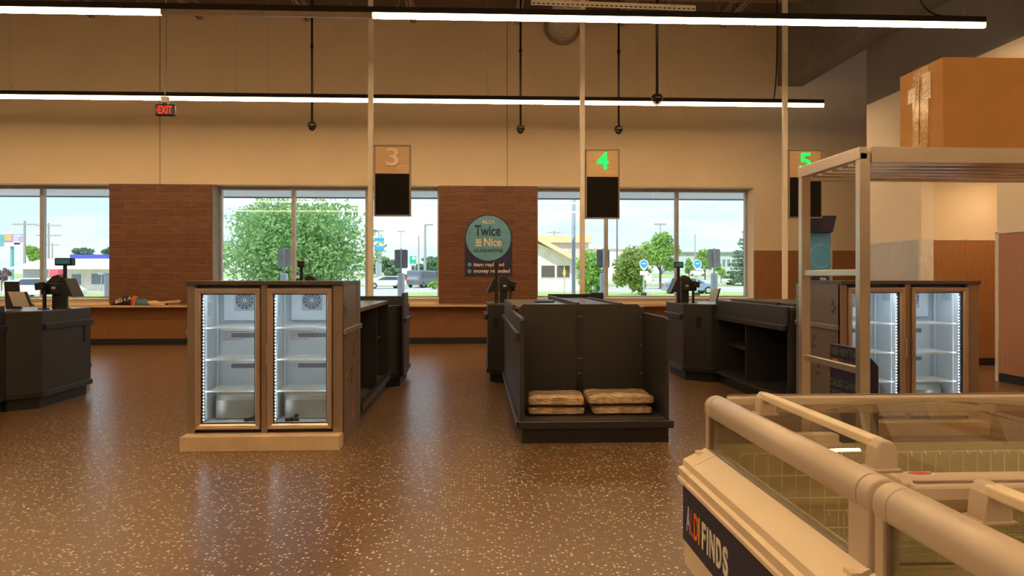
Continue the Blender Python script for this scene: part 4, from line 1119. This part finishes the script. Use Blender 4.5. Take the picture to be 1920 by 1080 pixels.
def bush(*a, **k): return tree(*a, trunk=False, name=k.pop('name', 'bush'), cat='bush', **k)
tree('large green tree filling the window behind the left cooler', 552, 362, 562, 290, 50, 'leaf_big', 21000, .15, 11, nb=110, flat=.25)
tree('bright green young tree right of lane sign 4 in the right window', 1108, 466, 556, 70, 60, 'leaf_bright', 2500, .16, 12, nb=18)
bush('dense round conifer bush in the middle of the right window', 1186, 458, 546, 72, 62, 'leaf_bush', 6500, .15, 13, nb=40, flat=.7)
tree('tall spreading tree behind the round bush', 1238, 434, 512, 74, 85, 'leaf_bright', 4500, .2, 14, nb=30)
tree('small bright tree left of the right pickup sign', 1292, 483, 515, 18, 120, 'leaf_bright', 800, .25, 15, nb=10)
tree('pale green tree behind the right pickup sign', 1322, 468, 508, 44, 140, 'leaf_bright', 1500, .35, 16, nb=14)
tree('small tree at the foot of the blue spruce', 1352, 492, 520, 22, 115, 'leaf_bright', 500, .22, 25, nb=8)
tree('green tree beside the billboard in the left window', 64, 452, 492, 30, 120, 'leaf_bright', 1500, .3, 17, nb=16)
tree('grey green tree above the white store roof', 157, 461, 490, 40, 150, 'leaf_dark', 1500, .35, 18, nb=16)
tree('pale green tree beside the left tiled pillar', 205, 463, 490, 26, 150, 'leaf_dark', 900, .35, 26, nb=10)
tree('dark small tree behind the left bollard sign', 738, 497, 526, 38, 110, 'leaf_dark', 1500, .25, 19, nb=14)
tree('purple leaved shrub tree at the left edge of the view', 3, 502, 534, 34, 80, 'leaf_plum', 900, .16, 20, nb=12)
bush('long soft green hedge of trees on the horizon left of the poster pillar', 718, 483, 520, 60, 180, 'leaf_dark', 1500, .5, 21, nb=14)
bush('soft green trees on the horizon beside the tiled poster pillar', 808, 480, 520, 60, 185, 'leaf_dark', 1800, .5, 22, nb=16)
bush('small bright shrub beside the dark van', 815, 519, 537, 26, 85, 'leaf_bright', 500, .15, 23, nb=8)
bush('dark low shrub under the bright young tree', 1118, 515, 548, 40, 66, 'leaf_dark', 800, .16, 24, nb=10)
# spruce
x, zt = W(1394, 428, 100); z0 = gz(100)
r = thing('spruce', 'tall spruce with drooping branches at the right window edge', 'tree', (x, 100, z0))
mb = MB().tube((x, 100, z0), (x, 100, zt), .18, 8, .02); mb.build('trunk', 'bark', r)
rnd = random.Random(5); bl = []
for k in range(13):
    t = k/12; z = z0+.8+(zt-z0-1)*t; rad = 2.9*(1-t)+.25
    for j in range(7): a = rnd.uniform(0, 6.28); bl.append((x+math.cos(a)*rad*.6, 100+math.sin(a)*rad*.6, z-.2, rad*.42, rad*.42, .22))
vegetation('crown', 'leaf_dark', x, 100, z0, bl, 5000, .18, rnd, r)

def opening(r, px0, px1, py0, py1, Y, m='dark_window', name='window', fr='white_panel'):
    a, zt = W(px0, py0, Y); b, zb = W(px1, py1, Y)
    f = box(a-.08, b+.08, Y-.06, Y, zb-.08, zt+.08).build(name, fr, r)
    box(a, b, Y-.09, Y-.06, zb, zt).build('pane', m, f)
# gabled building
Y = 80; z0 = gz(Y)-.1
r = thing('gabled_building', 'cream gabled building with brown windows in the right window', 'building', (WX(1040, Y), Y, z0))
a, b = WX(985, Y), WX(1104, Y); zw = W(1068, 487, Y)[1]; zp = W(1007, 452, Y)[1]; zlo = W(1104, 505, Y)[1]
xp = WX(1000, Y)
MB().prism([(a, z0), (b, z0), (b, W(1104, 500, Y)[1]), (xp, zp), (a, W(985, 458, Y)[1])], 'y', Y, Y+12).build('wall', 'stucco', r)
p0 = W(1000, 448, Y); p1 = W(1072, 489, Y)
MB().prism([(p0[0], p0[1]), (p0[0], p0[1]+.45), (p1[0]+1.4, p1[1]-.2), (p1[0]+1.4, p1[1]-.75)], 'y', Y-1.2, Y+12).build('roof', 'roof_tan', r)
MB().prism([(a-1, W(985, 460, Y)[1]), (p0[0], p0[1]), (p0[0], p0[1]+.45), (a-1, W(985, 455, Y)[1])], 'y', Y-1.2, Y+12).build('roof', 'roof_tan', r)
opening(r, 1015, 1040, 498, 520, Y); opening(r, 1044, 1068, 498, 520, Y)
Y = 96
r = thing('flat_roofed_building', 'pinkish flat-roofed building behind the gabled one', 'building', (WX(1060, Y), Y, gz(Y)))
a, zt = W(1015, 455, Y); b = WX(1103, Y)
box(a, b, Y, Y+8, gz(Y)-.3, zt).build('wall', 'stucco_pink', r); box(a-.4, b+.4, Y-.5, Y+8, zt, zt+.9).build('parapet', 'roof_tan', r)
Y = 130
r = thing('low_store_building', 'long low pale building behind the round bush', 'building', (WX(1170, Y), Y, gz(Y)))
a, zt = W(1104, 467, Y); b = WX(1222, Y)
box(a, b, Y, Y+15, gz(Y)-.3, zt).build('wall', 'stucco', r); MB().prism([(a, zt), (b, zt), (b-1, zt+.4), (a, zt+.4)], 'y', Y-.3, Y+15).build('parapet', 'stucco_pink', r)
Y = 230
r = thing('grey_office_building', 'long grey two-storey building on the horizon at right', 'building', (WX(1340, Y), Y, gz(Y)))
a, zt = W(1272, 476, Y); b = WX(1420, Y)
box(a, b, Y, Y+20, gz(Y)-.5, zt).build('wall', 'stucco_grey', r); box(a, b, Y-.5, Y+20, zt, zt+.6).build('roof_edge', 'window_grey', r)
for q in range(6): opening(r, 1345+q*9, 1351+q*9, 486, 500, Y, 'window_grey')
Y = 80; z0 = gz(Y)-.1
r = thing('white_store_building', 'long low white store with glass doors and a blue roof band', 'building', (WX(130, Y), Y, z0))
a, zt = W(38, 512, Y); b = WX(215, Y); ztop = W(130, 490, Y)[1]
box(WX(90, Y), b, Y, Y+15, z0, W(130, 503, Y)[1]).build('wall', 'stucco', r)
box(a, WX(90, Y), Y+.5, Y+15, z0, W(60, 503, Y)[1]).build('side_wall', 'stucco_grey', r)
MB().prism([(Y-1.5, W(130, 505, Y)[1]), (Y-1.5, W(130, 503, Y)[1]), (Y+5, ztop+.4), (Y+15, ztop+.4), (Y+15, W(130, 505, Y)[1])], 'x', WX(30, Y), b+.5).build('roof', 'stucco', r)
q = W(140, 490, Y+6); box(WX(140, Y+6), WX(216, Y+6), Y+5, Y+6, ztop+.35, ztop+.85).build('roof_band', 'blue_band', r)
for p in ((135, 153, 514, 534), (172, 186, 513, 533), (188, 206, 513, 533)): opening(r, *p, Y, 'window_grey', 'door')
Y = 90
x0, zt = W(92, 505, 76); x1 = WX(109, 76)
tag(MB().prism([(x0, zt-.75), (x1, zt-.75), (x1, zt), (x0+.1, zt)], 'y', 76, 77).build('awning_sign', 'pink_awning'), 'small red sign on the white store front', 'sign')
# billboard
Y = 140; x0, z1 = W(8.5, 438.5, Y); x1, zb = W(44, 462, Y)
r = thing('billboard', 'orange and violet billboard on a green post in the left window', 'billboard', (WX(20, Y), Y, gz(Y)))
box(x0, x1, Y, Y+.6, zb, z1).build('board', 'billboard_violet', r); a = WX(22.5, Y); box(x0+.1, a, Y-.1, Y, zb+1.0, z1-.1).build('picture', 'billboard_orange', r)
mb = MB()
for k, ww in enumerate((1, .7, .8, .9)): mb.box(a+.4, a+.4+(x1-a-.8)*ww, Y-.1, Y, z1-.55-k*.45, z1-.3-k*.45)
mb.build('text_lines', 'white_panel', r); box(x0, x1, Y-.1, Y, zb, zb+.6).build('lower_band', 'white_panel', r)
box(x0-4.5, x0-.2, Y+.4, Y+.9, zb, z1-.1).build('lattice_board', 'teal_metal', r)
a = WX(18, Y); b = WX(22.5, Y); box(a, b, Y+.2, Y+.6, gz(Y), zb).build('post', 'teal_metal', r)
# power and light poles
def pole(px, pt, Y, rad, label, arms=(), lampw=0, m='wood_pole', name='utility_pole', cat='pole', group=None, side=0):
    x, zt = W(px, pt, Y); r = thing(name, label, cat, (x, Y, gz(Y)), group)
    MB().tube((x, Y, gz(Y)-.1), (x, Y, zt), rad, 8, rad*.7).build('shaft', m, r)
    for dz_, w in arms: box(x-w, x+w, Y-.08, Y+.08, zt-dz_-.1, zt-dz_+.1).build('crossarm', m, r)
    if lampw:
        box(x-lampw*(1-side), x+lampw*(1+side), Y-.2, Y+.2, zt, zt+.22).build('lamp_head', 'lamp_grey', r)
pole(46, 414, 110, .22, 'tall grey utility pole left of the first window mullion', ((.5, 1.6),))
pole(91, 418, 125, .2, 'tall utility pole with two crossarms right of the first mullion', ((.4, 1.9), (2.0, 1.9)))
pole(98, 455, 150, .15, 'short distant utility pole behind the left store', ((.4, 1.2),))
pole(1039, 432, 150, .18, 'utility pole with crossarms above the gabled building', ((.4, 1.3), (2.2, 1.3), (1.2, .9)))
pole(1303, 440, 140, .16, 'slim utility pole with transformer behind the right pickup sign', ((7.2, .7),))
pole(785, 442, 130, .16, 'wooden utility pole left of the tall curved street lamp', ())
pole(797, 423, 100, .2, 'tall blue grey street lamp left of the poster pillar', (), .55, 'lamp_grey', 'street_lamp', 'lamp', None, .9)
pole(1238, 422, 110, .1, 'dark parking lot lamp above the tall spreading tree', (), .85, 'lamp_grey', 'street_lamp', 'lamp')
pole(1157, 395, 90, .12, 'dark lamp post right of the black panel of lane sign 4', (), 0, 'car_dark', 'street_lamp', 'lamp')
pole(710, 434, 140, .12, 'thin lamp post behind the blue tower sign', (), .9, 'lamp_grey', 'street_lamp', 'lamp')
pole(752, 435, 160, .08, 'faint thin lamp post above the dark grey bollard sign', (), .8, 'lamp_grey', 'street_lamp', 'lamp')
pole(190, 515, 76, .05, 'short grey lamp in front of the white store', (), .25, 'lamp_grey', 'street_lamp', 'lamp')
# blue tower sign and green road sign, small yellow marker
Y = 135; r = thing('tower_sign', 'tall blue and white tower sign right of lane sign post 3', 'sign', (WX(711, Y), Y, gz(Y)))
for a_, b_, m in ((446, 452, 'sky_blue_paint'), (453, 461, 'white_panel'), (462, 470, 'sky_blue_paint')):
    x0, z1 = W(702, a_, Y); x1, zb = W(719.5, b_, Y); box(x0, x1, Y, Y+.5, zb, z1).build('panel', m, r)
for p in (706, 713): x = WX(p, Y); box(x-.2, x+.2, Y+.1, Y+.4, gz(Y), W(706, 470, Y)[1]).build('leg', 'lamp_grey', r)
Y = 100; r = thing('road_sign', 'green highway sign on two posts left of the poster pillar', 'sign', (WX(774, Y), Y, gz(Y)))
x0, z1 = W(768, 480, Y); x1, zb = W(780.5, 494, Y); box(x0, x1, Y, Y+.08, zb, z1).build('plate', 'green_sign', r)
box(x0+.35, x1-.1, Y-.03, Y, (zb+z1)/2, z1-.1).build('legend', 'white_panel', r)
for x in (x0+.2, x1-.2): box(x-.05, x+.05, Y+.08, Y+.16, gz(Y), z1).build('leg', 'galv', r)
Y = 60; x0, z1 = W(1058, 496, Y)
r = thing('marker_post', 'thin pole with a yellow marker in front of the gabled building', 'sign', (x0, Y, 0))
MB().tube((x0, Y, 0), (x0, Y, z1), .03).build('pole', 'galv', r); MB().prism([(x0-.12, z1-.7), (x0, z1-1.1), (x0+.12, z1-.7), (x0, z1-.1)], 'y', Y-.04, Y-.02).build('marker', 'yellow_sign', r)

def car(px, pyb, Y, Lm, kind, m, label, flip=1, rz=0):
    x, z = W(px, pyb, Y); z = gz(Y)
    r = thing('car' if kind != 'van' else 'van', label, 'car' if kind != 'van' else 'van', (0, 0, 0))
    h = Lm/2
    if kind == 'van':
        body = [(-h, .35), (h, .35), (h, .95), (h-.25, 1.15), (h-.75, 1.95), (-h+.15, 2.05), (-h, 1.9)]
        glass = [(-h+.35, 1.15), (h-.45, 1.15), (h-.85, 1.8), (-h+.35, 1.85)]
    else:
        H = 1.5 if kind == 'suv' else 1.42
        body = [(-h, .32), (h, .30), (h+.02, .62), (h-.25, .82), (h-.95, .95), (h-1.75, H-.08), (h-2.3, H), (-h+1.1, H), (-h+.45, 1.02), (-h+.05, .95)]
        glass = [(-h+.75, .98), (h-1.2, .96), (h-1.85, H-.12), (h-2.3, H-.06), (-h+1.2, H-.07)]
    w = .9
    MB().prism(body, 'y', -w, w).build('body', m, r, bevel=.08, seg=3)
    MB().prism(glass, 'y', -w-.01, w+.01).build('side_windows', 'car_glass', r)
    for sx_ in (-h+.85, h-.85):
        for sy in (-w+.08, w-.08):
            wl = MB().lathe([(.34, -.1), (.34, .1)], (sx_, sy, .34), 18, 'y').build('wheel', 'tyre', r)
            MB().lathe([(.2, -.115), (.2, .115)], (sx_, sy, .34), 12, 'y').build('hub', 'galv', wl)
    box(-h-.02, -h+.05, -w+.1, -w+.4, .72, .9).build('tail_light', 'car_red', r); box(-h-.02, -h+.05, w-.4, w-.1, .72, .9).build('tail_light', 'car_red', r)
    r.location = (x, Y, z); r.rotation_euler.z = rz+(math.pi if flip < 0 else 0)
    return r
car(1292, 546, 66, 4.5, 'sedan', 'car_blue', 'blue grey hatchback behind the right register', 1, .08)
car(1389, 532, 104, 4.6, 'suv', 'car_white', 'white car cut by the right window edge', -1)
car(1309, 515, 190, 4.4, 'sedan', 'car_white', 'distant white car behind the right pickup sign', 1)
car(722, 537, 88, 4.6, 'sedan', 'car_white', 'white car left of the left bollard sign', -1, .35)
car(768, 530, 108, 4.2, 'sedan', 'car_red', 'red car right of the dark bollard sign', 1)
car(792, 536, 92, 4.8, 'van', 'car_dark', 'dark van parked beside the small bright shrub', 1, 1.2)
car(816, 534, 96, 4.8, 'van', 'car_dark', 'second dark van partly behind the poster pillar', 1, .3)
car(85, 560, 52, 4.5, 'sedan', 'car_white', 'white car hood low in the left window behind the register', 1, .1)
